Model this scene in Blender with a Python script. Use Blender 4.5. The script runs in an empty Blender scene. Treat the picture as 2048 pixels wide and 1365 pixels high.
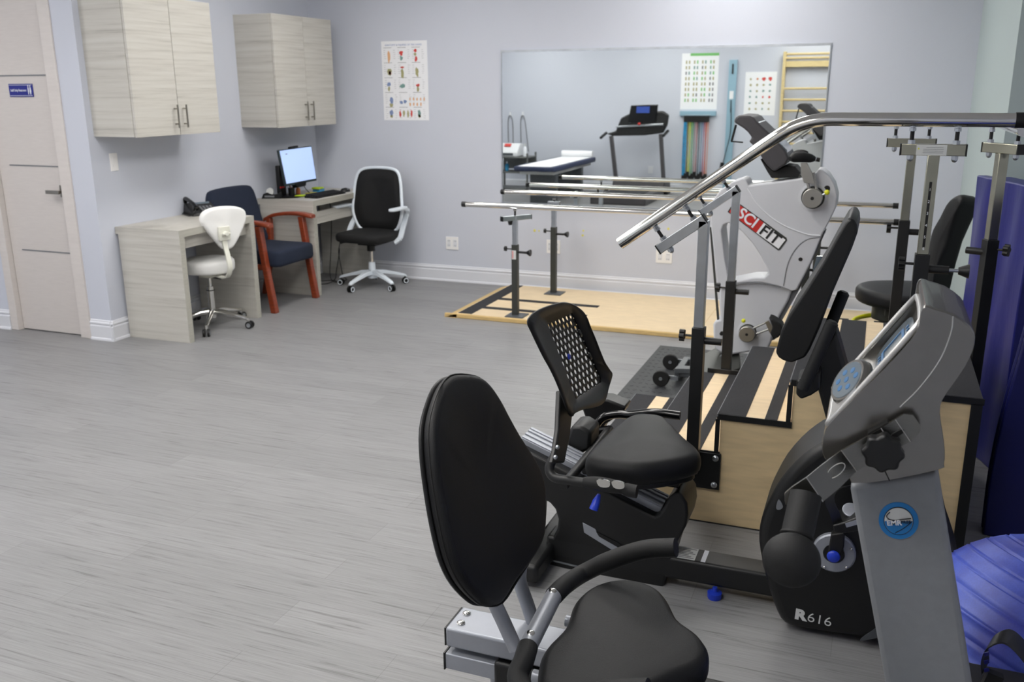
import bpy, math, random
from math import sin, cos, pi, radians, sqrt, atan2
from mathutils import Vector as V, Matrix
from mathutils.geometry import tessellate_polygon

S = bpy.context.scene
COL = S.collection
random.seed(7)

# ------------------------------------------------------------------ camera
F = 1836.0; PITCH = radians(15.38); YAW = radians(21.56); ROLL = radians(-.39); EYE = 1.65
_cy, _sy, _cp, _sp = cos(YAW), sin(YAW), cos(PITCH), sin(PITCH)
FW = V((-_sy*_cp, _cy*_cp, -_sp)); _r = V((_cy, _sy, 0)); _u = _r.cross(FW)
RX = cos(ROLL)*_r + sin(ROLL)*_u; UP = -sin(ROLL)*_r + cos(ROLL)*_u
C0 = V((0, 0, EYE))
cam_d = bpy.data.cameras.new('camera'); cam = bpy.data.objects.new('camera', cam_d); COL.objects.link(cam)
cam_d.sensor_width = 36; cam_d.lens = F/2048*36; cam_d.clip_start = .05; cam_d.clip_end = 60
R3 = Matrix((RX, UP, -FW)).transposed()
cam.matrix_world = Matrix.Translation(C0) @ R3.to_4x4()
cam_d.dof.use_dof = True; cam_d.dof.focus_distance = 2.3; cam_d.dof.aperture_fstop = cam_d.lens/5.0
S.camera = cam

def ray(x, y): return FW + RX*((x-1024)/F) - UP*((y-682.5)/F)
def at(x, y, ax, v):                    # pixel of the photo -> point on an axis plane of the room
    d = ray(x, y); t = (v-C0[ax])/d[ax]; return C0+d*t
def aX(x, y, v): return at(x, y, 0, v)
def aY(x, y, v): return at(x, y, 1, v)
def aZ(x, y, v): return at(x, y, 2, v)
def aP(x, y, p, n):                     # pixel -> point on any plane
    d = ray(x, y); n = V(n); return C0 + d*((V(p)-C0).dot(n)/d.dot(n))
def PY(pts, v): return [aY(x, y, v) for x, y in pts]

# ------------------------------------------------------------------ materials
M = {}
def nt(name):
    m = bpy.data.materials.new(name); m.use_nodes = True
    n = m.node_tree; b = n.nodes['Principled BSDF']; return m, n, b
def srgb(c):
    f = lambda u: u/12.92 if u <= .04045 else ((u+.055)/1.055)**2.4
    return tuple(f(x/255) for x in c)+(1,)
def mat(name, rgb, rough=.5, metal=0, var=0, vs=20, vscale=(1, 1, 1), bump=0, bs=60, bscale=(1, 1, 1), spec=.5, coat=0, emit=0, aniso=0):
    m, n, b = nt(name); c = srgb(rgb)
    b.inputs['Roughness'].default_value = rough; b.inputs['Metallic'].default_value = metal
    b.inputs['Specular IOR Level'].default_value = spec; b.inputs['Coat Weight'].default_value = coat
    b.inputs['Base Color'].default_value = c
    if aniso: b.inputs['Anisotropic'].default_value = aniso
    N = n.nodes.new; L = n.links.new
    tc = N('ShaderNodeTexCoord')
    if var:
        mp = N('ShaderNodeMapping'); mp.inputs['Scale'].default_value = vscale
        nz = N('ShaderNodeTexNoise'); nz.inputs['Scale'].default_value = vs; nz.inputs['Detail'].default_value = 5
        cr = N('ShaderNodeValToRGB'); cr.color_ramp.elements[0].position = .3; cr.color_ramp.elements[1].position = .7
        cr.color_ramp.elements[0].color = tuple(x*(1-var) for x in c[:3])+(1,)
        cr.color_ramp.elements[1].color = tuple(min(1, x*(1+var)) for x in c[:3])+(1,)
        L(tc.outputs['Object'], mp.inputs[0]); L(mp.outputs[0], nz.inputs['Vector']); L(nz.outputs['Fac'], cr.inputs[0]); L(cr.outputs[0], b.inputs['Base Color'])
    if bump:
        mp = N('ShaderNodeMapping'); mp.inputs['Scale'].default_value = bscale
        nz = N('ShaderNodeTexNoise'); nz.inputs['Scale'].default_value = bs; nz.inputs['Detail'].default_value = 3
        bp = N('ShaderNodeBump'); bp.inputs['Strength'].default_value = bump; bp.inputs['Distance'].default_value = .002
        L(tc.outputs['Object'], mp.inputs[0]); L(mp.outputs[0], nz.inputs['Vector']); L(nz.outputs['Fac'], bp.inputs['Height']); L(bp.outputs[0], b.inputs['Normal'])
    if emit:
        b.inputs['Emission Color'].default_value = c; b.inputs['Emission Strength'].default_value = emit
    M[name] = m; return m

mat('wall_green', (176, 190, 190), .6, bump=.1, bs=100)
mat('wall_grey', (150, 151, 160), .7, bump=.1, bs=100)
mat('wall', (202, 206, 217), .75, bump=.15, bs=180)
mat('plate_white', (242, 241, 240), .4, bump=.02, bs=100)
mat('white_trim', (222, 224, 230), .35, bump=.02, bs=20)
mat('ceiling', (235, 235, 235), .8, bump=.1, bs=80)
mat('white_plastic', (226, 228, 232), .35, bump=.03, bs=200)
mat('chair_white', (226, 234, 242), .35, bump=.02, bs=100)
mat('greyblack', (52, 54, 50), .45, var=.1, vs=8)
mat('powder_black', (20, 21, 22), .45, bump=.05, bs=400)
mat('black_plastic', (10, 11, 12), .42, bump=.05, bs=300)
mat('black_gloss', (10, 11, 13), .15, bump=.01, bs=30)
mat('deep_black', (8, 8, 9), .6, bump=.05, bs=300)
mat('vinyl', (15, 16, 18), .48, bump=.35, bs=700, spec=.35)
mat('foam', (13, 14, 15), .62, bump=.3, bs=900)
mat('mesh_black', (10, 10, 12), .75, bump=.6, bs=1400)
mat('chrome', (225, 224, 220), .09, 1, var=.04, vs=6)
mat('zinc', (190, 195, 200), .28, 1, var=.12, vs=9)
mat('zinc_gold_reflect', (178, 176, 158), .25, 1, var=.16, vs=5)  # silver metal, with a golden reflection put into its base colour
mat('bracket_steel', (128, 127, 122), .27, 1, var=.05, vs=3, bump=.15, bs=60, bscale=(1, 1, 30))  # brushed steel, colour darkened to stand in for the dark room it reflects
mat('brushed', (182, 180, 174), .3, 1, var=.05, vs=3, bump=.15, bs=60, bscale=(1, 1, 30))
mat('silver_paint', (158, 162, 170), .38, .35, var=.03, vs=30)
mat('console_silver', (132, 130, 126), .27, .9, var=.04, vs=40, coat=.3)
mat('console_silver_light', (190, 190, 188), .28, .6, var=.03, vs=30, coat=.3)
mat('column_grey', (138, 141, 145), .5, .2, var=.04, vs=60)
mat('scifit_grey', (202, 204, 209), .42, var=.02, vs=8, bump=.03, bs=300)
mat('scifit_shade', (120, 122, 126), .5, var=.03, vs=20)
mat('charcoal', (66, 64, 67), .45, var=.06, vs=12, bump=.1, bs=500)
mat('graphite', (84, 88, 92), .4, .3, var=.08, vs=30)
mat('navy_fabric', (25, 35, 55), .9, var=.15, vs=150, bump=.5, bs=900)
mat('navy_vinyl', (40, 50, 80), .5, var=.1, vs=10, bump=.2, bs=40)
mat('cherry', (134, 56, 28), .35, var=.22, vs=9, vscale=(2, 2, 12), coat=.3)
mat('ply_side', (228, 204, 160), .6, var=.1, vs=4, vscale=(1.5, 3, 9), bump=.05, bs=60)
mat('ply_top', (226, 204, 168), .55, var=.06, vs=5, vscale=(2, 9, 2), bump=.04, bs=50)
mat('ply_edge', (206, 176, 118), .6, var=.12, vs=12, vscale=(1, 9, 9))
mat('pine', (214, 194, 142), .5, var=.1, vs=10, vscale=(1, 1, 8))
mat('grip_tread', (38, 39, 43), .85, var=.35, vs=300, bump=.6, bs=500)
mat('rubber_mat', (44, 46, 49), .55, var=.1, vs=60, bump=.6, bs=120)
mat('blue_vinyl', (29, 33, 116), .38, var=.12, vs=5, bump=1.0, bs=5, bscale=(3, 3, .7))
mat('navy_mat', (18, 22, 84), .4, var=.12, vs=4, bump=.6, bs=4)
mat('blue', (30, 60, 190), .35, bump=.02, bs=50)
mat('emr_blue', (22, 120, 190), .35, bump=.02, bs=50)
mat('sign_blue', (22, 32, 130), .35, bump=.02, bs=50)
mat('ink_white', (235, 238, 245), .6, bump=.02, bs=50)
mat('ink_black', (20, 20, 22), .6, bump=.02, bs=50)
mat('ink_grey', (120, 122, 126), .6, bump=.02, bs=50)
mat('red', (196, 40, 34), .45, bump=.02, bs=50)
mat('paper', (240, 241, 244), .7, bump=.02, bs=50)
mat('label_paper', (214, 216, 214), .6, bump=.02, bs=50)
mat('yellow', (226, 226, 40), .45, bump=.02, bs=50)
mat('sticky_yellow', (222, 214, 110), .6, bump=.02, bs=50)
mat('lime', (186, 214, 40), .5, bump=.02, bs=50)
mat('sky_blue', (90, 150, 200), .5, bump=.02, bs=50)
mat('rail_blue', (150, 184, 202), .4, .3, bump=.02, bs=50)
mat('cyan', (50, 150, 200), .5, var=.2, vs=20)
mat('green', (120, 190, 110), .6, bump=.02, bs=50)
mat('orange', (206, 120, 60), .5, bump=.02, bs=50)
mat('pink', (214, 150, 150), .6, bump=.02, bs=50)
mat('skin_ink', (226, 176, 130), .7, var=.15, vs=80)
mat('red_ink', (206, 70, 64), .7, var=.2, vs=80)
mat('olive_ink', (168, 164, 120), .7, var=.25, vs=80)
mat('blue_ink', (128, 146, 186), .7, var=.25, vs=80)
mat('teal_ink', (120, 156, 150), .7, var=.25, vs=80)
mat('door', (206, 200, 196), .55, var=.045, vs=6, vscale=(2, 2, 60))
mat('door_frame', (212, 206, 202), .5, var=.03, vs=6, vscale=(2, 2, 10))
mat('nickel', (150, 146, 138), .3, 1, var=.05, vs=30)
mat('stool_white', (240, 240, 238), .4, bump=.1, bs=300)
mat('stool_cream', (226, 226, 214), .35, bump=.05, bs=100)
mat('grey_metal', (110, 112, 110), .45, .5, var=.05, vs=10)
mat('screen_light', (165, 188, 232), .4, emit=.42)
mat('screen_frame', (34, 48, 52), .4, bump=.02, bs=30)
mat('lcd', (96, 108, 118), .12, coat=.5, bump=.01, bs=10)
mat('lcd_blue', (66, 112, 158), .3, bump=.01, bs=10)
mat('treadmill_screen', (50, 74, 150), .3, emit=.15)
mat('panel_light', (255, 252, 248), .5, emit=8.2)

def laminate():
    m, n, b = nt('laminate'); N = n.nodes.new; L = n.links.new
    tc = N('ShaderNodeTexCoord'); mp = N('ShaderNodeMapping'); mp.inputs['Scale'].default_value = (.6, .6, 19)
    a = N('ShaderNodeTexNoise'); a.inputs['Scale'].default_value = 1.4; a.inputs['Detail'].default_value = 8; a.inputs['Roughness'].default_value = .7
    a.inputs['Distortion'].default_value = .12
    r = N('ShaderNodeValToRGB'); e = r.color_ramp.elements
    e[0].position = .30; e[0].color = srgb((160, 156, 148)); e[1].position = .64; e[1].color = srgb((202, 200, 193))
    x = e.new(.42); x.color = srgb((187, 184, 176)); x = e.new(.5); x.color = srgb((195, 192, 184))
    L(tc.outputs['Object'], mp.inputs[0]); L(mp.outputs[0], a.inputs['Vector']); L(a.outputs['Fac'], r.inputs[0]); L(r.outputs[0], b.inputs['Base Color'])
    b.inputs['Roughness'].default_value = .5; M['laminate'] = m
laminate()
mat('laminate_edge', (176, 174, 164), .5, var=.08, vs=3, vscale=(2, 2, 20))

def floor_mat():
    m, n, b = nt('floor_planks'); N = n.nodes.new; L = n.links.new
    tc = N('ShaderNodeTexCoord')
    br = N('ShaderNodeTexBrick'); br.inputs['Scale'].default_value = 1; br.inputs['Brick Width'].default_value = 1.22; br.inputs['Row Height'].default_value = .152
    br.inputs['Mortar Size'].default_value = .0012; br.inputs['Mortar Smooth'].default_value = .3; br.offset = .37
    br.inputs['Color1'].default_value = srgb((136, 136, 137)); br.inputs['Color2'].default_value = srgb((144, 144, 145)); br.inputs['Mortar'].default_value = srgb((124, 123, 124))
    L(tc.outputs['Object'], br.inputs['Vector'])
    mp = N('ShaderNodeMapping'); mp.inputs['Scale'].default_value = (1.3, 34, 1)
    a = N('ShaderNodeTexNoise'); a.inputs['Scale'].default_value = 2.2; a.inputs['Detail'].default_value = 9; a.inputs['Roughness'].default_value = .68; a.inputs['Distortion'].default_value = .6
    r = N('ShaderNodeValToRGB'); e = r.color_ramp.elements
    e[0].position = .33; e[0].color = (.58, .575, .57, 1); e[1].position = .68; e[1].color = (1.06, 1.06, 1.06, 1)
    x = e.new(.44); x.color = (.94, .94, .94, 1)
    L(tc.outputs['Object'], mp.inputs[0]); L(mp.outputs[0], a.inputs['Vector']); L(a.outputs['Fac'], r.inputs[0])
    mp2 = N('ShaderNodeMapping'); mp2.inputs['Scale'].default_value = (2.2, 90, 1)
    a2 = N('ShaderNodeTexNoise'); a2.inputs['Scale'].default_value = 2.5; a2.inputs['Detail'].default_value = 4
    r2 = N('ShaderNodeValToRGB'); e = r2.color_ramp.elements
    e[0].position = .3; e[0].color = (.84, .84, .84, 1); e[1].position = .7; e[1].color = (1.06, 1.06, 1.06, 1)
    L(tc.outputs['Object'], mp2.inputs[0]); L(mp2.outputs[0], a2.inputs['Vector']); L(a2.outputs['Fac'], r2.inputs[0])
    mx = N('ShaderNodeMix'); mx.data_type = 'RGBA'; mx.blend_type = 'MULTIPLY'; mx.inputs[0].default_value = 1
    L(br.outputs['Color'], mx.inputs[6]); L(r.outputs[0], mx.inputs[7])
    mx2 = N('ShaderNodeMix'); mx2.data_type = 'RGBA'; mx2.blend_type = 'MULTIPLY'; mx2.inputs[0].default_value = 1
    L(mx.outputs[2], mx2.inputs[6]); L(r2.outputs[0], mx2.inputs[7]); L(mx2.outputs[2], b.inputs['Base Color'])
    b.inputs['Roughness'].default_value = .42; b.inputs['Specular IOR Level'].default_value = .35
    M['floor_planks'] = m
floor_mat()
def ball_mat():
    m, n, b = nt('ball_blue'); N = n.nodes.new; L = n.links.new
    tc = N('ShaderNodeTexCoord'); a = N('ShaderNodeTexNoise'); a.inputs['Scale'].default_value = 7; a.inputs['Detail'].default_value = 6
    r = N('ShaderNodeValToRGB'); e = r.color_ramp.elements
    e[0].position = .36; e[0].color = srgb((46, 54, 142)); e[1].position = .6; e[1].color = srgb((70, 90, 186))
    L(tc.outputs['Object'], a.inputs['Vector']); L(a.outputs['Fac'], r.inputs[0])
    a2 = N('ShaderNodeTexNoise'); a2.inputs['Scale'].default_value = 260; a2.inputs['Detail'].default_value = 2
    r2 = N('ShaderNodeValToRGB'); r2.color_ramp.elements[0].color = (.82, .82, .82, 1); r2.color_ramp.elements[1].color = (1.3, 1.3, 1.3, 1)
    L(tc.outputs['Object'], a2.inputs['Vector']); L(a2.outputs['Fac'], r2.inputs[0])
    mx = N('ShaderNodeMix'); mx.data_type = 'RGBA'; mx.blend_type = 'MULTIPLY'; mx.inputs[0].default_value = 1
    L(r.outputs[0], mx.inputs[6]); L(r2.outputs[0], mx.inputs[7]); L(mx.outputs[2], b.inputs['Base Color'])
    b.inputs['Roughness'].default_value = .45; M['ball_blue'] = m
ball_mat()
def mirror_mat():
    m, n, b = nt('mirror_glass'); N = n.nodes.new; L = n.links.new
    b.inputs['Base Color'].default_value = (.87, .91, .89, 1); b.inputs['Metallic'].default_value = 1; b.inputs['Roughness'].default_value = .012
    nz = N('ShaderNodeTexNoise'); nz.inputs['Scale'].default_value = 1.5
    bp = N('ShaderNodeBump'); bp.inputs['Strength'].default_value = .004; bp.inputs['Distance'].default_value = .001
    L(nz.outputs['Fac'], bp.inputs['Height']); L(bp.outputs[0], b.inputs['Normal']); M['mirror_glass'] = m
mirror_mat()

# ------------------------------------------------------------------ mesh helpers
OW = {}                                  # world origin of every object built
def frame(d):                            # orthonormal basis whose z is d
    d = V(d).normalized(); a = V((0, 0, 1)) if abs(d.z) < .95 else V((1, 0, 0))
    x = a.cross(d).normalized(); return x, d.cross(x).normalized(), d
class MB:
    def __init__(s, T=None): s.v = []; s.f = []; s.T = T
    def add(s, vs, fs):
        k = len(s.v); s.v += [V(p) for p in vs]; s.f += [tuple(i+k for i in f) for f in fs]; return s
    def box(s, c, d, R=None):
        c = V(c); h = V(d)/2; R = R or Matrix.Identity(3)
        vs = [c + R @ V((x*h.x, y*h.y, z*h.z)) for x in (-1, 1) for y in (-1, 1) for z in (-1, 1)]
        return s.add(vs, [(0, 1, 3, 2), (4, 6, 7, 5), (0, 4, 5, 1), (2, 3, 7, 6), (0, 2, 6, 4), (1, 5, 7, 3)])
    def b2(s, a, b): a, b = V(a), V(b); return s.box((a+b)/2, (abs(b.x-a.x), abs(b.y-a.y), abs(b.z-a.z)))
    def prism(s, pts, ex):
        pts = [V(p) for p in pts]; ex = V(ex); n = len(pts)
        return s.add(pts+[p+ex for p in pts], [tuple(range(n)), tuple(range(2*n-1, n-1, -1))]+[(i, i+n, (i+1) % n+n, (i+1) % n) for i in range(n)])
    def prismh(s, loops, ex):            # outline with holes
        loops = [[V(p) for p in l] for l in loops]; ex = V(ex); allp = [p for l in loops for p in l]; n = len(allp)
        tri = tessellate_polygon(loops); s.add(allp+[p+ex for p in allp], [])
        k = len(s.v)-2*n
        for t in tri: s.f.append((k+t[0], k+t[1], k+t[2])); s.f.append((k+n+t[2], k+n+t[1], k+n+t[0]))
        o = 0
        for l in loops:
            m = len(l)
            for i in range(m): s.f.append((k+o+i, k+o+i+n, k+o+(i+1) % m+n, k+o+(i+1) % m))
            o += m
        return s
    def tube(s, path, r, n=12, closed=False, caps=True):
        P = [V(p) for p in path]; m = len(P); rs = r if isinstance(r, (list, tuple)) else [r]*m
        k = len(s.v); px = None
        for i, p in enumerate(P):
            if closed: d = P[(i+1) % m]-P[i-1]
            else: d = (P[min(i+1, m-1)]-P[max(i-1, 0)])
            d.normalize()
            if px is None: x, y, _ = frame(d)
            else:
                x = (px-d*px.dot(d)); x.normalize(); y = d.cross(x)
            px = x
            for j in range(n): a = 2*pi*j/n; s.v.append(p+(x*cos(a)+y*sin(a))*rs[i])
        for i in range(m if closed else m-1):
            i2 = (i+1) % m
            for j in range(n):
                j2 = (j+1) % n; s.f.append((k+i*n+j, k+i*n+j2, k+i2*n+j2, k+i2*n+j))
        if caps and not closed: s.f.append(tuple(k+j for j in range(n))[::-1]); s.f.append(tuple(k+(m-1)*n+j for j in range(n)))
        return s
    def cyl(s, a, b, r, n=20, r2=None): return s.tube([a, b], [r, r if r2 is None else r2], n)
    def lathe(s, o, ax, prof, n=28):     # prof: (radius, height along ax)
        x, y, z = frame(ax); o = V(o); k = len(s.v); m = len(prof)
        for r, h in prof:
            for j in range(n): a = 2*pi*j/n; s.v.append(o+z*h+(x*cos(a)+y*sin(a))*max(r, 1e-5))
        for i in range(m-1):
            for j in range(n): j2 = (j+1) % n; s.f.append((k+i*n+j, k+i*n+j2, k+(i+1)*n+j2, k+(i+1)*n+j))
        s.f.append(tuple(k+j for j in range(n))[::-1]); s.f.append(tuple(k+(m-1)*n+j for j in range(n))); return s
    def ball(s, c, r, n=16, sc=(1, 1, 1), R=None):
        c = V(c); k = len(s.v); R = R or Matrix.Identity(3)
        for i in range(n+1):
            t = pi*i/n
            for j in range(2*n): a = pi*j/n; s.v.append(c+R @ V((sin(t)*cos(a)*r*sc[0], sin(t)*sin(a)*r*sc[1], cos(t)*r*sc[2])))
        for i in range(n):
            for j in range(2*n): j2 = (j+1) % (2*n); s.f.append((k+i*2*n+j, k+(i+1)*2*n+j, k+(i+1)*2*n+j2, k+i*2*n+j2))
        return s
    def torus(s, c, ax, R, r, n=28, m=10):
        x, y, z = frame(ax); c = V(c); return s.tube([c+(x*cos(2*pi*i/n)+y*sin(2*pi*i/n))*R for i in range(n)], r, m, closed=True)
    def bar(s, a, b, w, h, up=(0, 0, 1)): # rectangular bar from a to b
        a, b = V(a), V(b); d = (b-a).normalized(); x = V(up).cross(d).normalized(); z = d.cross(x)
        return s.box((a+b)/2, (w, (b-a).length, h), Matrix((x, d, z)).transposed())
    def cushion(s, pts, ex, puff=.0, rnd=.02):  # padded slab: outline pts, thickness vector, rounded rims
        pts = [V(p) for p in pts]; ex = V(ex); n = len(pts); c = sum(pts, V())/n; e = ex.normalized(); T = ex.length
        R = min(rnd, T/2); rings = []
        for k in range(5): a = pi/2*k/4; rings.append((1-sin(a), R*(1-cos(a))))   # inset factor, depth
        seq = [(R*(1-sin(pi/2*k/4)), R*(1-cos(pi/2*k/4))) for k in range(5)]
        seq = [(i, d) for i, d in seq]+[(i, T-d) for i, d in reversed(seq)]
        k0 = len(s.v)
        for ins, dep in seq:
            for p in pts:
                q = p-c; L = q.length; s.v.append(c+q*((L-ins)/L)+e*dep)
        m = len(seq)
        for i in range(m-1):
            for j in range(n): j2 = (j+1) % n; s.f.append((k0+i*n+j, k0+i*n+j2, k0+(i+1)*n+j2, k0+(i+1)*n+j))
        for side, base in ((-1, k0), (1, k0+(m-1)*n)):
            prev = base
            for q in (.75, .45, .18):
                k = len(s.v)
                for j in range(n):
                    b = s.v[base+j]; cc = c+e*(0 if side < 0 else T); t = q
                    s.v.append(cc+(b-cc)*t+e*side*puff*(1-q*q))
                for j in range(n):
                    j2 = (j+1) % n; s.f.append((prev+j, prev+j2, k+j2, k+j) if side > 0 else (prev+j2, prev+j, k+j, k+j2))
                prev = k
            s.f.append(tuple(prev+j for j in range(n)) if side > 0 else tuple(prev+j for j in range(n))[::-1])
        return s
    def build(s, name, m, parent=None, bevel=0, seg=2, angle=40, smooth=True, origin=None, label=None):
        if s.T is not None: s.v = [s.T @ p for p in s.v]
        if origin is None:
            xs = [p.x for p in s.v]; ys = [p.y for p in s.v]; zs = [p.z for p in s.v]
            origin = V(((min(xs)+max(xs))/2, (min(ys)+max(ys))/2, min(zs)))
        origin = V(origin)
        me = bpy.data.meshes.new(name); me.from_pydata([p-origin for p in s.v], [], s.f); me.validate(); me.update()
        if smooth:
            for p in me.polygons: p.use_smooth = True
            me.set_sharp_from_angle(angle=radians(angle))
        me.materials.append(M[m] if isinstance(m, str) else m)
        o = bpy.data.objects.new(name, me); COL.objects.link(o); OW[o] = origin
        # outward normals
        import bmesh
        bm = bmesh.new(); bm.from_mesh(me); bmesh.ops.recalc_face_normals(bm, faces=bm.faces); bm.to_mesh(me); bm.free()
        if parent is not None: o.parent = parent; o.location = origin-OW[parent]
        else: o.location = origin
        if bevel:
            b = o.modifiers.new('bevel', 'BEVEL'); b.width = bevel; b.segments = seg; b.limit_method = 'ANGLE'; b.angle_limit = radians(35)
            b.harden_normals = False
        if label: o['label'] = label
        return o
def tag(o, label, cat, group=None, kind=None):
    o['label'] = label; o['category'] = cat
    if group: o['group'] = group
    if kind: o['kind'] = kind
    return o
def thing(name, label, cat, loc, group=None):
    o = bpy.data.objects.new(name, None); COL.objects.link(o); o.empty_display_size = .1
    o.location = V(loc); OW[o] = V(loc); return tag(o, label, cat, group)
def struct(name, mb, m, parent=None, **k):
    o = mb.build(name, m, parent, **k)
    if parent is None: o['kind'] = 'structure'
    return o
def copy_tree(o, parent=None):
    c = o.copy(); COL.objects.link(c); OW[c] = OW[o].copy()
    if parent is not None: c.parent = parent
    for ch in list(o.children): copy_tree(ch, c)
    return c
def text(s, size, o, xdir, zdir, m, parent, name='lettering', ext=.0006, align='LEFT', bold=0, sx=1.0, italic=0):
    c = bpy.data.curves.new('t', 'FONT'); c.body = s; c.size = size; c.extrude = ext; c.align_x = align; c.align_y = 'CENTER'; c.offset = bold; c.shear = italic
    t = bpy.data.objects.new('t', c); COL.objects.link(t); bpy.context.view_layer.update()
    me = bpy.data.meshes.new_from_object(t.evaluated_get(bpy.context.evaluated_depsgraph_get()))
    x = V(xdir).normalized(); z = V(zdir); z = (z-x*z.dot(x)).normalized(); n = x.cross(z)
    pts = [V(o)+x*(p.co.x*sx)+z*p.co.y+n*p.co.z for p in me.vertices]; fs = [tuple(p.vertices) for p in me.polygons]
    bpy.data.objects.remove(t); bpy.data.curves.remove(c); bpy.data.meshes.remove(me)
    b = MB(); b.add(pts, fs); return b.build(name, m, parent, smooth=False)
def bez(pts, n=8):                       # Catmull-Rom through points
    P = [V(p) for p in pts]; P = [P[0]*2-P[1]]+P+[P[-1]*2-P[-2]]; out = []
    for i in range(1, len(P)-2):
        for k in range(n):
            t = k/n; a, b, c, d = P[i-1:i+3]
            out.append(.5*((2*b)+(c-a)*t+(2*a-5*b+4*c-d)*t*t+(3*b-a-3*c+d)*t**3))
    out.append(P[-2]); return out
def cl(pts, n=4):                        # closed Catmull-Rom
    P = [V(p) for p in pts]; m = len(P); out = []
    for i in range(m):
        a, b, c, d = P[i-1], P[i], P[(i+1) % m], P[(i+2) % m]
        for k in range(n): t = k/n; out.append(.5*((2*b)+(c-a)*t+(2*a-5*b+4*c-d)*t*t+(3*b-a-3*c+d)*t**3))
    return out
def Tm(loc, rz=0): return Matrix.Translation(V(loc)) @ Matrix.Rotation(rz, 4, 'Z')
EXPO = 0.74
LIGHTS = [(-3.2, .9, 'treadmill'), (-1.0, .6, 'front wall chart'), (-5.3, .9, 'treatment table'), (-3.3, 3.3, 'open floor'), (-3.3, 5.5, 'task chair'), (-1.5, 4.0, 'stairs'), (-1.9, 2.3, 'recumbent bikes'), (-1.1, 6.2, 'parallel bars'), (-5.8, 2.8, 'door side')]
# ------------------------------------------------------------------ the room
XL, XD, YD, YB, YF, XR, ZC = -4.77, -6.9, 4.645, 7.27, -.45, 1.7, 2.9
struct('floor', MB().b2((XD-.1, YF-.1, -.05), (XR+.1, YB+.1, 0)), 'floor_planks', origin=(0, 0, 0))
struct('ceiling', MB().b2((XD-.1, YF-.1, ZC), (XR+.1, YB+.1, ZC+.05)), 'ceiling')
struct('wall_left', MB().b2((XL-.1, YD+.1, 0), (XL, YB, ZC)), 'wall')
struct('wall_back', MB().b2((XL-.1, YB, 0), (.557, YB+.1, ZC)), 'wall')
struct('wall_front', MB().b2((XD, YF-.1, 0), (XR, YF, ZC)), 'wall')
struct('wall_left_front', MB().b2((XD-.1, YF, 0), (XD, YD+.1, ZC)), 'wall')
struct('wall_right', MB().b2((.557, 5.13, 0), (.70, YB+.1, ZC)), 'wall_green')
struct('wall_right_return', MB().b2((.70, 5.13, 0), (XR+.1, 5.23, ZC)), 'wall_grey')
struct('wall_right_front', MB().b2((XR, YF, 0), (XR+.1, 5.13, ZC)), 'wall')
# wall with the door
YL = YD+.03; ks = (YL)/4.76
dX = lambda x: x*ks
dZ = lambda z: 1.65+(z-1.65)*ks
dx0, dx1, dz = dX(-5.735), dX(-5.142), 2.40
fx0, fx1 = dx0-.07, -4.955
struct('wall_door_side', MB().b2((fx1, YD, 0), (XL, YD+.1, ZC)).b2((XD, YD, 0), (fx0, YD+.1, ZC)).b2((fx0, YD, dz+.06), (fx1, YD+.1, ZC)), 'wall')
struct('trim_1', MB().b2((dx1, YD-.012, 0), (fx1, YD+.10, dz+.06)).b2((fx0, YD-.012, 0), (dx0, YD+.1, dz+.06)).b2((fx0, YD-.012, dz), (fx1, YD+.1, dz+.06)), 'door_frame', bevel=.003)
door = struct('door_1', MB().b2((dx0+.003, YL, .008), (dx1-.003, YL+.045, dz-.003)), 'door')
for z in (1.757, 1.16, .565): MB().b2((dx0+.10, YL-.003, dZ(z)-.004), (dx1-.004, YL+.001, dZ(z)+.004)).build('metal_inlay', 'ink_grey', door)
hz = dZ(.99); hx = dx1-.045
hd = MB().b2((hx, YL-.014, hz-.035), (hx+.038, YL, hz+.045)).b2((hx+.01, YL-.05, hz-.008), (hx+.028, YL-.01, hz+.010)).b2((hx-.085, YL-.056, hz-.012), (hx+.032, YL-.044, hz+.013)).build('door_handle', 'nickel', door, bevel=.002)
sg = thing('door_sign', 'small blue Staff Only Restroom sign on the door', 'sign', (dX(-5.42), YL, dZ(1.64)))
sx0, sx1, sz0, sz1 = dX(-5.53), dX(-5.315), dZ(1.618), dZ(1.703)
MB().b2((sx0, YL-.006, sz0), (sx1, YL, sz1)).build('plate', 'sign_blue', sg, bevel=.0015)
MB().b2((sx0+.005, YL-.0075, sz0+.007), (sx1-.005, YL-.006, sz0+.009)).b2((sx0+.005, YL-.0075, sz1-.009), (sx1-.005, YL-.006, sz1-.007)).build('border', 'ink_white', sg)
text('Staff Only Restroom', .023, (sx0+.014, YL-.0068, (sz0+sz1)/2), (1, 0, 0), (0, 0, 1), 'ink_white', sg, sx=.74)
b = MB()
for x, k in ((sx1-.037, 1), (sx1-.019, -1)):
    q_ = YL-.007; zc_ = (sz0+sz1)/2
    b.ball((x, q_, zc_+.027), .0042, 6); w = .0075
    b.prism([(x-w*.5, q_, zc_+.02), (x+w*.5, q_, zc_+.02), (x+w*(.5 if k > 0 else .9), q_, zc_-.006), (x+w*.25, q_, zc_-.027), (x-w*.25, q_, zc_-.027), (x-w*(.5 if k > 0 else .9), q_, zc_-.006)], (0, -.001, 0))
b.build('pictogram', 'ink_white', sg)
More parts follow.
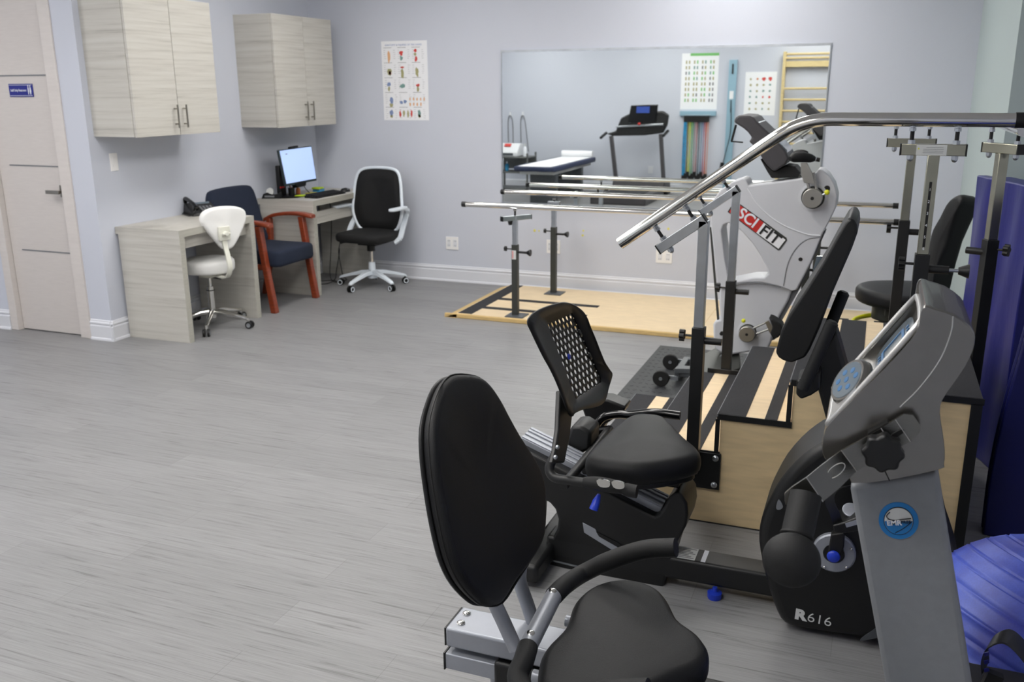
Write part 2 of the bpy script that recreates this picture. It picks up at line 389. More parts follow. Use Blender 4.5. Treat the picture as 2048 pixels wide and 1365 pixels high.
# baseboards: moulded profile
def baseb(name, a, b, n):
    a, b, n = V(a), V(b), V(n); prof = [(0, 0), (.022, 0), (.020, .012), (.013, .018), (.015, .098), (.008, .104), (.008, .112), (.015, .116), (.014, .124), (.006, .130), (.006, .138), (0, .142)]
    return struct(name, MB().prism([a+n*x+V((0, 0, z)) for x, z in prof], b-a), 'white_trim', angle=30)
baseb('baseboard_back', (XL, YB, 0), (.557, YB, 0), (0, -1, 0))
baseb('baseboard_left', (XL, YD-.02, 0), (XL, YB-.02, 0), (1, 0, 0))
baseb('baseboard_door', (fx1+.002, YD, 0), (XL+.02, YD, 0), (0, -1, 0))
baseb('baseboard_door_left', (XD, YD, 0), (fx0-.002, YD, 0), (0, -1, 0))
baseb('baseboard_right', (.557, 5.14, 0), (.557, YB-.02, 0), (-1, 0, 0))
baseb('baseboard_front', (XD, YF, 0), (XR, YF, 0), (0, 1, 0))
# ceiling troffers (real lamps of the room)
def troffer(x, y, st, group='ceiling light panels'):
    t = thing('ceiling_light', 'flat white ceiling light panel over the %s' % st, 'ceiling light', (x, y, ZC-.04))
    MB().b2((x-.32, y-.62, ZC-.035), (x-.295, y+.62, ZC)).b2((x+.295, y-.62, ZC-.035), (x+.32, y+.62, ZC)).b2((x-.32, y-.62, ZC-.035), (x+.32, y-.595, ZC)).b2((x-.32, y+.595, ZC-.035), (x+.32, y+.62, ZC)).build('frame', 'white_trim', t)
    MB().b2((x-.295, y-.595, ZC-.02), (x+.295, y+.595, ZC-.012)).build('diffuser', 'panel_light', t)
for x, y, st in LIGHTS: troffer(x, y, st)

# ------------------------------------------------------------------ wall fittings
def plate(x0, z0, x1, z1, lab, gangs=2, name='wall_outlet'):
    t = thing(name, lab, 'outlet', ((x0+x1)/2, YB, z0))
    MB().b2((x0, YB-.007, z0), (x1, YB, z1)).build('cover_plate', 'plate_white', t, bevel=.002)
    w = (x1-x0)/gangs
    for i in range(gangs):
        cx = x0+w*(i+.5); r = MB().b2((cx-.017, YB-.009, z0+.025), (cx+.017, YB-.006, z1-.025)).build('receptacle', 'white_plastic', t, bevel=.001)
        for s_ in (-1, 1):
            cz = (z0+z1)/2+s_*.02; MB().b2((cx-.008, YB-.0097, cz-.006), (cx-.005, YB-.0085, cz+.006)).b2((cx+.005, YB-.0097, cz-.006), (cx+.008, YB-.0085, cz+.006)).build('slot', 'ink_grey', r)
plate(-3.490, .285, -3.372, .398, 'white double outlet on the back wall, nearest the task chair')
plate(-2.550, .305, -2.430, .420, 'white double outlet on the back wall behind the rear bar post')
plate(-1.612, .280, -1.480, .386, 'white double outlet on the back wall right of the bent stair rail end')
plate(-4.61, .30, -4.50, .42, 'white outlet beside the desk with black cords plugged in')
t = thing('light_switch', 'white light switch on the wall below the taller cabinet', 'light switch', (XL, 4.83, 1.14))
MB().b2((XL, 4.80, 1.135), (XL+.006, 4.868, 1.252)).build('cover_plate', 'plate_white', t, bevel=.002)
MB().b2((XL+.006, 4.818, 1.16), (XL+.011, 4.85, 1.227)).build('rocker', 'plate_white', t, bevel=.001)

# posters
def poster(name, lab, o, xd, w, h, draw, cat='poster'):
    o, xd = V(o), V(xd); n = xd.cross(V((0, 0, 1)))
    t = thing(name, lab, cat, o)
    P = lambda u, v, k=0: o+xd*u+V((0, 0, v))+n*(.002+k)
    MB().prism([P(0, 0), P(w, 0), P(w, h), P(0, h)], n*-.0022).build('sheet', 'paper', t)
    draw(t, P, n); return t
def blob(P, n, u, v, a, b, seed, k=14, rot=0):
    rnd = random.Random(seed); pts = []
    for i in range(k):
        t = 2*pi*i/k; r = 1+rnd.uniform(-.28, .28); x, y = a*cos(t)*r, b*sin(t)*r
        pts.append(P(u+x*cos(rot)-y*sin(rot), v+x*sin(rot)+y*cos(rot)))
    return pts, n*.0006
def anat(t, P, n):
    text('ANATOMY & INJURIES OF THE HAND', .021, P(.035, .622), P(1, 0)-P(0, 0), (0, 0, 1), 'blue_ink', t, 'title', sx=1.0)
    cells = [(.07, .53, .012, .05, 'skin_ink'), (.19, .555, .018, .02, 'red_ink'), (.19, .515, .012, .02, 'teal_ink'), (.325, .575, .015, .014, 'red_ink'), (.325, .545, .012, .015, 'olive_ink'), (.33, .505, .012, .02, 'red_ink'),
             (.07, .405, .02, .03, 'olive_ink'), (.075, .395, .014, .018, 'red_ink'), (.195, .44, .018, .008, 'red_ink'), (.195, .39, .014, .045, 'olive_ink'), (.335, .40, .016, .035, 'olive_ink'),
             (.06, .30, .018, .018, 'blue_ink'), (.06, .265, .01, .022, 'olive_ink'), (.19, .285, .028, .018, 'teal_ink'), (.34, .29, .018, .012, 'red_ink'), (.34, .262, .01, .025, 'olive_ink'),
             (.08, .165, .018, .03, 'blue_ink'), (.075, .125, .018, .016, 'olive_ink'), (.175, .15, .016, .014, 'blue_ink'), (.21, .155, .016, .016, 'blue_ink'),
             (.075, .06, .016, .025, 'blue_ink'), (.075, .032, .014, .014, 'olive_ink'), (.16, .055, .009, .03, 'red_ink'), (.195, .055, .01, .03, 'olive_ink'), (.235, .055, .009, .03, 'olive_ink'), (.27, .055, .009, .03, 'red_ink'), (.345, .06, .014, .03, 'teal_ink'), (.345, .035, .012, .015, 'olive_ink')]
    for i in range(9): cells.append((.26+(i % 5)*.034, .178-(i//5)*.045, .007, .014, 'skin_ink'))
    for i, (u, v, a, b_, m) in enumerate(cells):
        pts, ex = blob(P, n, u, v, a, b_, i); MB().prism(pts, ex).build('illustration', m, t)
    b = MB(); rnd = random.Random(3)
    for r_ in range(5):
        for c_ in range(3):
            u0, v0 = .02+c_*.135, .60-r_*.123
            b.prism([P(u0, v0), P(u0+.08, v0), P(u0+.08, v0+.003), P(u0, v0+.003)], n*.0004)
            for q in range(5):
                for sd in (0, .092):
                    u, v = u0+sd+rnd.uniform(0, .004), v0-.02-q*.017; L_ = rnd.uniform(.012, .024); b.prism([P(u, v), P(u+L_, v), P(u+L_, v+.0016), P(u, v+.0016)], n*.0004)
    b.build('captions', 'ink_grey', t)
poster('anatomy_poster', 'white anatomy poster with small coloured hand drawings on the back wall', (-4.058, YB, 1.392), (1, 0, 0), .436, .655, anat)

# mirror
t = thing('wall_mirror', 'large frameless wall mirror with thin metal edging on the back wall', 'mirror', (-1.67, YB, .717))
mx0, mx1, mz0, mz1 = -2.945, -.398, .717, 1.938
MB().b2((mx0, YB-.008, mz0), (mx1, YB-.001, mz1)).build('glass', 'mirror_glass', t, smooth=False)
b = MB().b2((mx0-.006, YB-.014, mz1-.004), (mx1+.006, YB-.001, mz1+.014)).b2((mx0-.006, YB-.012, mz0-.01), (mx1+.006, YB-.001, mz0+.006)).b2((mx0-.005, YB-.011, mz0), (mx0+.003, YB-.001, mz1)).b2((mx1-.003, YB-.011, mz0), (mx1+.005, YB-.001, mz1))
b.build('edge_channel', 'zinc', t)
# marks on the wall under the mirror
b = MB()
for x, z, r in ((-2.66, .49, .012), (-2.62, .49, .007), (-2.235, .47, .01), (-2.23, .51, .008), (-1.52, .56, .01)): b.lathe((x, YB-.0005, z), (0, -1, 0), [(r, 0), (r*.8, .001)], 9)
tag(b.build('wall_scuffs', 'sticky_yellow'), 'faint yellow adhesive marks on the wall below the mirror', 'marks')

# ------------------------------------------------------------------ wall cabinets
def cabinet(y0, y1, z0, z1, lab):
    t = thing('wall_cabinet', lab, 'cabinet', (XL, (y0+y1)/2, z0))
    xf = -4.435; MB().b2((XL, y0, z0), (xf, y1, z1)).build('carcass', 'laminate', t, bevel=.001)
    ym = (y0+y1)/2-.004
    for a, b_, hy in ((y0, ym-.0015, ym-.04), (ym+.0015, y1, ym+.045)):
        d = MB().b2((xf+.003, a+.001, z0-.002), (xf+.022, b_-.001, z1)).build('door', 'laminate', t, bevel=.0012)
        hb = MB().cyl((xf+.052, hy, z0+.045), (xf+.052, hy, z0+.195), .006, 12)
        for z in (z0+.07, z0+.17): hb.cyl((xf+.02, hy, z), (xf+.052, hy, z), .0045, 8)
        hb.build('handle', 'nickel', d)
cabinet(4.695, 5.51, 1.366, 2.235, 'pale wood two-door wall cabinet above the desk with the phone')
cabinet(6.222, 7.055, 1.366, 2.218, 'pale wood two-door wall cabinet above the computer monitor')

# ------------------------------------------------------------------ desks
def desk(y0, y1, zt, lab, ap, xf=-4.23):
    t = thing('desk', lab, 'desk', ((XL+xf)/2, (y0+y1)/2, 0)); th = .048
    MB().b2((XL+.002, y0, zt-th), (xf, y1, zt)).build('desk_top', 'laminate', t, bevel=.001)
    MB().b2((xf-.0005, y0, zt-th+.001), (xf+.0015, y1, zt-.001)).build('edge_band', 'laminate_edge', t)
    for y in (y0, y1-th):
        p = MB().b2((XL+.025, y, 0), (xf, y+th, zt-th)).build('side_panel', 'laminate', t, bevel=.001)
        MB().b2((xf-.0005, y+.001, 0), (xf+.0015, y+th-.001, zt-th)).build('edge_band', 'laminate_edge', p)
    MB().b2((xf-.06, y0+th, zt-th-ap[1]), (xf-.04, y1-th, zt-th-ap[0])).build('apron', 'laminate', t)
    return t
desk(4.772, 5.567, .766, 'pale wood desk with the black phone on it, next to the switch', (.006, .085))
desk(6.342, 7.262, .786, 'pale wood desk in the corner carrying the computer monitor', (.055, .155))

# ------------------------------------------------------------------ white stool chair
cx, cy = -4.375, 5.20
t = thing('swivel_stool', 'white padded swivel stool with small backrest, tucked into the nearer desk', 'stool', (cx, cy, 0))
b = MB(); b.lathe((cx, cy, .405), (0, 0, 1), [(.14, 0), (.172, .006), (.182, .02), (.184, .06), (.182, .078), (.172, .09), (.15, .097), (.08, .101), (.0, .102)], 40); b.build('seat', 'stool_white', t, angle=60)
MB().cyl((cx, cy, .375), (cx, cy, .397), .07, 24).b2((cx-.05, cy-.05, .37), (cx+.05, cy+.05, .385)).build('seat_plate', 'stool_cream', t)
MB().cyl((cx, cy, .07), (cx, cy, .30), .024, 20).cyl((cx, cy, .30), (cx, cy, .37), .013, 16).build('gas_column', 'chrome', t)
MB().cyl((cx, cy, .365), (cx, cy, .376), .03, 16).bar((cx, cy, .368), (cx+.06, cy+.05, .35), .02, .01).build('height_lever', 'black_plastic', t)
for k in range(5):
    a = radians(-61+72*k); d = V((cos(a), sin(a), 0)); c = V((cx, cy, 0))
    lg = MB(); lg.tube([c+V((0, 0, .115))+d*.02, c+V((0, 0, .11))+d*.09, c+V((0, 0, .085))+d*.2, c+V((0, 0, .068))+d*.27], [.024, .021, .015, .013], 10)
    lg.cyl(c+d*.27+V((0, 0, .05)), c+d*.27+V((0, 0, .08)), .012, 12); leg = lg.build('leg', 'chrome', t)
    s_ = V((-sin(a), cos(a), 0)); w = MB()
    for q in (-1, 1): w.cyl(c+d*.28+s_*(q*.008)+V((0, 0, .027)), c+d*.28+s_*(q*.024)+V((0, 0, .027)), .027, 20)
    w.build('caster', 'black_plastic', leg, bevel=.003)
    h_ = MB()
    for q in (-1, 1): h_.lathe(c+d*.28+s_*(q*.024)+V((0, 0, .027)), s_*q, [(.016, 0), (.016, .001), (.012, .0015), (.011, .0005)], 16)
    h_.build('hub_cap', 'zinc', leg)
MB().tube([(cx, cy, .27), (cx, cy, .275)], .03, 14).build('column_collar', 'black_plastic', t)
# back support bar: from under the seat out and up
bd = V((.93, -.36, 0)).normalized(); sd = V((-bd.y, bd.x, 0))
path = bez([V((cx, cy, .395))+bd*.06, V((cx, cy, .39))+bd*.19, V((cx, cy, .41))+bd*.26, V((cx, cy, .47))+bd*.295, V((cx, cy, .55))+bd*.28, V((cx, cy, .63))+bd*.255, V((cx, cy, .70))+bd*.26], 6)
b = MB()
for i in range(len(path)-1):
    b.bar(path[i], path[i+1], .034, .012, up=sd.cross((path[i+1]-path[i]).normalized()))
b.build('back_bar', 'stool_cream', t)
bc = V((cx, cy, .735))+bd*.245+sd*.035
o_ = []
for u, v in ((-.135, .06), (-.12, .115), (-.05, .145), (.05, .15), (.115, .125), (.135, .07), (.11, .0), (.065, -.085), (.03, -.14), (-.02, -.145), (-.06, -.10), (-.11, -.01)): o_.append(bc+sd*-u*1.28+V((0, 0, v))+bd*(-1.0*u*u))
b = MB(); b.cushion(cl(o_, 3), -bd*.055, .008, .022); b.build('backrest', 'stool_white', t, angle=70)
k_ = bc-sd*.035+V((0, 0, -.03)); MB().box(k_+bd*.012, (.02, .085, .095), Matrix((bd, sd, V((0, 0, 1)))).transposed()).cyl(k_+bd*.01, k_+bd*.055, .016, 14).cyl(k_+bd*.04+sd*-.03, k_+bd*.04+sd*.03, .01, 10).build('tilt_bracket', 'stool_cream', t, bevel=.004)

# ------------------------------------------------------------------ navy armchair with cherry frame
t = thing('armchair', 'navy upholstered armchair with reddish wooden arms between the two desks', 'armchair', (-4.45, 5.98, 0))
ya, yb = 5.71, 6.275; ymid = (ya+yb)/2
for y in (ya, yb):
    b = MB(); q = .024
    b.prism([(-4.235, y-q, 0), (-4.185, y-q, 0), (-4.245, y-q, .40), (-4.275, y-q, .665), (-4.325, y-q, .665), (-4.29, y-q, .40)], (0, 2*q, 0)); b.build('front_leg', 'cherry', t, bevel=.006)
    b = MB(); b.prism([(-4.73, y-q, 0), (-4.69, y-q, 0), (-4.60, y-q, .34), (-4.59, y-q, .64), (-4.63, y-q, .64), (-4.65, y-q, .34)], (0, 2*q, 0)); b.build('rear_leg', 'cherry', t, bevel=.006)
    b = MB(); arm = bez([(-4.66, y, .625), (-4.56, y, .668), (-4.42, y, .688), (-4.30, y, .688), (-4.185, y, .672)], 6); w = [.016]*len(arm)
    k = len(arm)
    for i in range(k-1): pass
    prof = [(-.032, -.014), (.032, -.014), (.036, 0), (.030, .012), (-.030, .012), (-.036, 0)]
    vs = []; fs = []
    for i, p in enumerate(arm):
        wf = .65+.5*(i/(k-1)) if i < k-3 else 1.15-.15*(i-k+3)
        for u, v in prof: vs.append(p+V((0, u*wf, v*1.1)))
    for i in range(k-1):
        for j in range(6): j2 = (j+1) % 6; fs.append((i*6+j, i*6+j2, (i+1)*6+j2, (i+1)*6+j))
    fs.append((5, 4, 3, 2, 1, 0)); fs.append(tuple((k-1)*6+j for j in range(6))); b.add(vs, fs); b.build('arm', 'cherry', t, bevel=.003, angle=50)
    MB().b2((-4.63, y-.012, .33), (-4.27, y+.012, .37)).build('side_rail', 'cherry', t, bevel=.003)
o_ = [(-4.63, ya+.03, .0), (-4.20, ya+.035, 0), (-4.17, ya+.06, 0), (-4.165, ymid, 0), (-4.17, yb-.06, 0), (-4.20, yb-.035, 0), (-4.63, yb-.03, 0)]
b = MB()
ring = [V((x, y, .355+.045*((-4.17-x)/-.46)*-1*0)) for x, y, z in o_]
b.cushion([V((x, y, .345)) for x, y, z in o_], (0, 0, .125), .012, .03)
b.build('seat', 'navy_fabric', t, angle=70)
n_ = V((.94, 0, .28)).normalized(); up = V((-.28, 0, .94)).normalized(); c0 = V((-4.61, ymid, .46))
o_ = [c0+V((0, u, 0))+up*v for u, v in ((-.24, 0), (-.27, .10), (-.285, .36), (-.275, .44), (-.22, .475), (0, .485), (.22, .475), (.275, .44), (.285, .36), (.27, .10), (.24, 0))]
b = MB(); b.cushion(cl(o_, 3), n_*-.075, .01, .03); b.build('backrest', 'navy_fabric', t, angle=70)

# ------------------------------------------------------------------ white and black task chair
cx, cy = -4.0, 6.84
ang = radians(-4); T = Tm((cx, cy, 0), ang)     # local front is -y
t = thing('task_chair', 'white framed task chair with black mesh back and black seat', 'office chair', (cx, cy, 0))
b = MB(T); o_ = [(-.20, .21, 0), (-.235, 0, 0), (-.235, -.14, 0), (-.19, -.225, 0), (0, -.25, 0), (.19, -.225, 0), (.235, -.14, 0), (.235, 0, 0), (.20, .21, 0), (0, .23, 0)]
b.cushion(cl([V((x, y, .405)) for x, y, z in o_], 3), (0, 0, .075), .012, .03); b.build('seat', 'mesh_black', t, angle=70)
MB(T).b2((-.09, -.07, .365), (.09, .10, .405)).cyl((0, 0, .31), (0, 0, .37), .035, 18).cyl((-.17, -.02, .385), (-.26, -.06, .375), .008, 8).ball((-.265, -.062, .375), .014, 8).build('tilt_mechanism', 'black_plastic', t, bevel=.005)
MB(T).cyl((0, 0, .20), (0, 0, .33), .014, 16).build('gas_column', 'chrome', t)
MB(T).lathe((0, 0, .075), (0, 0, 1), [(.04, 0), (.045, .03), (.032, .06), (.029, .13), (.026, .14)], 22).build('hub', 'chair_white', t)
for k in range(5):
    a = radians(-99+72*k)-ang; d = V((cos(a), sin(a), 0)); s_ = V((-sin(a), cos(a), 0)); lg = MB(T); vs = []; fs = []
    st = [(.025, .125, .030, .040), (.10, .122, .026, .034), (.20, .100, .022, .026), (.285, .078, .020, .022), (.305, .068, .016, .016)]
    for r_, z, w, h_ in st:
        for u, v in ((-w, -h_/2), (w, -h_/2), (w*.8, h_/2), (-w*.8, h_/2)): vs.append(d*r_+s_*u+V((0, 0, z+v)))
    for i in range(4):
        for j in range(4): j2 = (j+1) % 4; fs.append((i*4+j, i*4+j2, i*4+4+j2, i*4+4+j))
    fs += [(3, 2, 1, 0), (16, 17, 18, 19)]; lg.add(vs, fs); leg = lg.build('leg', 'chair_white', t, bevel=.005)
    w = MB(T); c = d*.295
    for q in (-1, 1): w.cyl(c+s_*(q*.007)+V((0, 0, .027)), c+s_*(q*.022)+V((0, 0, .027)), .027, 20)
    w.cyl(c+V((0, 0, .045)), c+V((0, 0, .07)), .008, 8); w.build('caster', 'black_plastic', leg, bevel=.003)
    w = MB(T)
    for q in (-1, 1): w.torus(c+s_*(q*.0225)+V((0, 0, .027)), s_, .019, .0035, 20, 6)
    w.build('wheel_ring', 'chair_white', leg)
# back frame: closed loop of white tube
def bk(u, v): return V((u*1.1, .10+.10*(v-.1)-.06*(1-(u/.25)**2)*-1*.8, .44+v))
lo = [(-.17, .045), (-.225, .18), (-.22, .33), (-.205, .46), (-.17, .535), (-.08, .56), (.08, .56), (.17, .535), (.205, .46), (.22, .33), (.225, .18), (.17, .045), (.06, .02), (-.06, .02)]
loop = cl([bk(u, v) for u, v in lo], 5)
MB(T).tube(loop, .0135, 10, closed=True).build('back_frame', 'chair_white', t)
b = MB(T); lp = [bk(u*.965, .29+(v-.29)*.965) for u, v in [(lambda q: q)(p) for p in lo]]; lp = cl(lp, 5); cen = bk(0, .29)+V((0, .02, 0)); k = len(lp); vs = list(lp); fs = []
for q in (.66, .33):
    vs += [cen+(p-cen)*q+V((0, .035*(1-q*q)*0, 0)) for p in lp]
vs.append(cen)
for i in range(2):
    for j in range(k): j2 = (j+1) % k; fs.append((i*k+j, i*k+j2, (i+1)*k+j2, (i+1)*k+j))
for j in range(k): fs.append((2*k+j, 2*k+(j+1) % k, 3*k))
b.add(vs, fs); o = b.build('back_mesh', 'mesh_black', t); sm = o.modifiers.new('thickness', 'SOLIDIFY'); sm.thickness = .006
MB(T).tube(bez([(0, .08, .385), (0, .16, .385), (0, .20, .44), (0, .19, .56)], 5), .02, 10).build('back_support', 'chair_white', t)
for s_ in (-1, 1):
    b = MB(T); p = bez([(s_*.225, .02, .395), (s_*.265, .05, .43), (s_*.262, .11, .52), (s_*.25, .17, .585), (s_*.238, .20, .62)], 5)
    for i in range(len(p)-1): b.bar(p[i], p[i+1], .016, .045, up=(1, 0, 0.01))
    p = bez([(s_*.24, .215, .60), (s_*.275, .17, .655), (s_*.285, .08, .675)], 5)
    for i in range(len(p)-1): b.bar(p[i], p[i+1], .03, .022)
    b.cushion(cl([V((s_*.285+u, v, .672)) for u, v in ((-.03, .10), (-.032, -.06), (-.02, -.11), (.02, -.11), (.032, -.06), (.03, .10), (0, .13))], 3), (0, 0, .022), .003, .008)
    b.build('armrest', 'chair_white', t, angle=60)

# ------------------------------------------------------------------ things on the desks
ZD, ZE = .766, .786
t = thing('desk_phone', 'black desk phone with handset on the nearer desk', 'phone', (-4.63, 5.50, ZD)); T = Tm((-4.64, 5.50, ZD), radians(62))
MB(T).prism([(-.10, -.09, 0), (-.10, .09, 0), (-.10, .10, .012), (-.10, .075, .085), (-.10, -.08, .02)], (.20, 0, 0)).build('base', 'black_plastic', t, bevel=.006)
MB(T).prism([(-.03, .02, .052), (.085, .02, .052), (.085, .065, .081), (-.03, .065, .081)], (0, -.002, .003)).build('display', 'lcd', t)
b = MB(T)
for i in range(4):
    for j in range(4): b.b2((-.02+i*.026, -.07+j*.02, .030+j*.0072), (-.004+i*.026, -.058+j*.02, .040+j*.0072))
b.build('keypad', 'ink_grey', t)
MB(T).tube(bez([(-.075, -.095, .055), (-.078, -.06, .085), (-.078, .02, .105), (-.078, .085, .115), (-.075, .115, .095)], 5), [.024, .024, .02, .017, .015, .015]+[.0145]*10+[.015, .017, .02, .024, .024], 12).build('handset', 'black_gloss', t)
MB(T).tube(bez([(-.08, -.10, .05), (-.12, -.09, .01), (-.13, -.02, .008), (-.12, .06, .01), (-.10, .09, .012)], 5), .003, 6).build('coiled_cord', 'black_plastic', t)

# monitor: flat panel facing the room, tilted back
t = thing('computer_monitor', 'flat screen monitor showing a bright white page on the corner desk', 'monitor', (-4.60, 6.47, ZE))
a_, b_, c_, d_ = aX(559, 302, -4.55), aX(622, 293.5, -4.50), aX(632, 357, -4.46), aX(573, 368, -4.50)
n_ = (b_-a_).cross(d_-a_).normalized(); n_ = n_ if n_.x > 0 else -n_
def q4(u, v): return (a_*(1-u)+b_*u)*(1-v)+(d_*(1-u)+c_*u)*v
MB().prism([q4(-.03, -.03), q4(1.02, -.03), q4(1.02, 1.07), q4(-.03, 1.07)], -n_*.022).build('casing', 'screen_frame', t, bevel=.003)
MB().prism([q4(0, 0), q4(1, 0), q4(1, 1), q4(0, 1)], n_*.0015).build('screen', 'screen_light', t, smooth=False)
xd = (b_-a_).normalized(); zd = -(d_-a_).normalized()
text('Task', .05, q4(.50, .40)+n_*.002, xd, zd, 'red_ink', t, align='CENTER')
MB().prism([q4(.42, .56)+n_*.002, q4(.62, .56)+n_*.002, q4(.62, .575)+n_*.002, q4(.42, .575)+n_*.002], n_*.0006).prism([q4(.15, .11)+n_*.002, q4(.21, .11)+n_*.002, q4(.21, .135)+n_*.002, q4(.15, .135)+n_*.002], n_*.0006).build('page_marks', 'ink_grey', t)
MB().prism([q4(.25, 1.02)+n_*.004, q4(.66, 1.02)+n_*.004, q4(.62, 1.17), q4(.34, 1.17)], -n_*.05).build('chin_speaker', 'black_plastic', t, bevel=.004)
MB().b2((-4.665, 6.475, ZE), (-4.625, 6.56, ZE+.26)).build('stand_post', 'black_plastic', t, bevel=.006)
MB().lathe((-4.58, 6.535, ZE), (0, 0, 1), [(.115, 0), (.13, .006), (.12, .012), (.02, .014)], 36).build('stand_base', 'black_plastic', t)
MB().bar((-4.64, 6.52, ZE+.20), q4(.5, .6)-n_*.015, .05, .05).build('stand_arm', 'black_plastic', t)
MB().b2((-4.628, 6.473, ZE+.075), (-4.62, 6.53, ZE+.088)).build('red_tag', 'red', t)
t = thing('webcam', 'small black webcam clipped on top of the monitor', 'webcam', q4(.45, -.05))
MB().prism([q4(.35, -.09)+n_*.01, q4(.57, -.09)+n_*.01, q4(.57, -.025)+n_*.01, q4(.35, -.025)+n_*.01], -n_*.04).build('body', 'black_plastic', t, bevel=.004)
MB().cyl(q4(.46, -.057)+n_*.009, q4(.46, -.057)+n_*.014, .007, 14).build('lens', 'black_gloss', t)

def thingmesh(name, lab, cat, mb, m, **k):
    o = mb.build(name, m, **k); return tag(o, lab, cat)
t = thing('keyboard', 'black computer keyboard near the front edge of the corner desk', 'keyboard', (-4.33, 6.71, ZE))
T = Tm((-4.335, 6.70, ZE), radians(88))
MB(T).prism([(-.21, -.065, 0), (-.21, .065, 0), (-.21, .065, .022), (-.21, -.065, .010)], (.42, 0, 0)).build('case', 'black_plastic', t, bevel=.003)
b = MB(T)
for r_ in range(5):
    for c_ in range(15): b.b2((-.2+c_*.0265, -.055+r_*.0235, .012+r_*.0026), (-.178+c_*.0265, -.036+r_*.0235, .021+r_*.0026))
b.build('keys', 'ink_black', t)
t = thing('mousepad', 'beige mousepad sheet lying behind the black keyboard', 'mousepad', (-4.43, 6.68, ZE))
MB().b2((-4.47, 6.50, ZE), (-4.405, 6.98, ZE+.004)).build('sheet', 'label_paper', t)
t = thing('computer_mouse', 'black mouse at the right end of the keyboard', 'mouse', (-4.345, 7.03, ZE))
b = MB(); b.ball((-4.345, 7.03, ZE+.004), .04, 10, (1, 1.45, .75)); b.v = [V((p.x, p.y, max(p.z, ZE+.0005))) for p in b.v]; b.build('shell', 'black_plastic', t)
MB().cyl((-4.31, 7.016, ZE+.026), (-4.31, 7.022, ZE+.026), .008, 12).build('scroll_wheel', 'ink_grey', t)
t = thing('tape_dispenser', 'black tape dispenser at the left end of the corner desk', 'tape dispenser', (-4.68, 6.385, ZE))
T = Tm((-4.665, 6.385, ZE), radians(20))
MB(T).prism([(-.07, -.03, 0), (.09, -.03, 0), (.09, -.03, .055), (.075, -.03, .04), (.03, -.03, .03), (-.02, -.03, .05), (-.05, -.03, .04)], (0, .06, 0)).build('body', 'black_plastic', t, bevel=.004)
MB(T).cyl((0, -.012, .055), (0, .012, .055), .03, 24).build('tape_roll', 'label_paper', t)
MB(T).b2((-.04, -.032, .012), (.04, -.0305, .026)).build('label', 'ink_grey', t)
for i, (x, y, z, m, lab) in enumerate(((-4.56, 6.93, ZE+.028, 'lime', 'lime green sticky note block, topmost of the stack behind the keyboard'), (-4.565, 6.95, ZE+.014, 'sky_blue', 'blue sticky note block in the middle of the stack behind the keyboard'), (-4.56, 6.94, ZE, 'cyan', 'teal note block at the bottom of the stack behind the keyboard'))):
    tag(MB().box((x, y, z+.007), (.075, .075, .0135)).build('sticky_note_pad', m, bevel=.001), lab, 'sticky notes')
tag(MB().box((-4.53, 6.80, ZE+.005), (.09, .09, .010)).build('sticky_note_pad', 'sticky_yellow', bevel=.001), 'pale yellow note pad left of the green and blue stack', 'sticky notes')
tag(MB().box((-4.46, 6.53, ZE+.016), (.075, .09, .006)).build('sticky_note_pad', 'lime', bevel=.001), 'lime green note pad on the monitor base', 'sticky notes')
t = thing('pen_cup', 'small dark cup of pens below the monitor', 'pen holder', (-4.57, 6.55, ZE+.014))
MB().lathe((-4.57, 6.55, ZE+.014), (0, 0, 1), [(.025, 0), (.028, .06), (.025, .06), (.022, .004)], 20).build('cup', 'black_plastic', t)
for dx, dy, m in ((.008, 0, 'red'), (-.008, .006, 'orange'), (0, -.01, 'ink_grey')): MB().cyl((-4.57+dx, 6.55+dy, ZE+.02), (-4.57+dx*2.4, 6.55+dy*2.4, ZE+.10), .004, 8).build('pen', m, t)
t = thing('glue_bottle', 'small orange and white bottle below the monitor', 'bottle', (-4.58, 6.66, ZE))
MB().lathe((-4.58, 6.66, ZE), (0, 0, 1), [(.018, 0), (.02, .01), (.02, .05), (.01, .065)], 16).build('body', 'orange', t)
MB().cyl((-4.58, 6.66, ZE+.065), (-4.58, 6.66, ZE+.09), .008, 12).build('cap', 'ink_white', t)
# cords
def cord(name, lab, pts, r=.0035, m='black_plastic'): return tag(MB().tube(bez(pts, 6), r, 6).build(name, m), lab, 'cord')
cord('power_cord', 'black power cord hanging in a loop from the outlet by the corner desk', [(-4.53, YB-.012, .345), (-4.52, 7.2, .33), (-4.53, 7.16, .22), (-4.50, 7.14, .08), (-4.46, 7.10, .008), (-4.35, 6.98, .006), (-4.40, 6.86, .006), (-4.50, 6.95, .05), (-4.56, 7.08, .25), (-4.60, 7.18, .50), (-4.62, 7.2, .70)])
cord('data_cable', 'thin black cable coiled on the floor under the corner desk', [(-4.58, YB-.012, .33), (-4.55, 7.2, .20), (-4.56, 7.15, .04), (-4.48, 7.0, .005), (-4.42, 6.80, .005), (-4.50, 6.72, .005), (-4.56, 6.82, .005), (-4.45, 6.92, .005), (-4.36, 6.85, .005)])
cord('monitor_cable', 'thin black cable behind the monitor on the corner desk', [(-4.60, 6.58, ZE+.16), (-4.57, 6.68, ZE+.12), (-4.55, 6.74, ZE+.04), (-4.54, 6.78, ZE+.004)], .003)
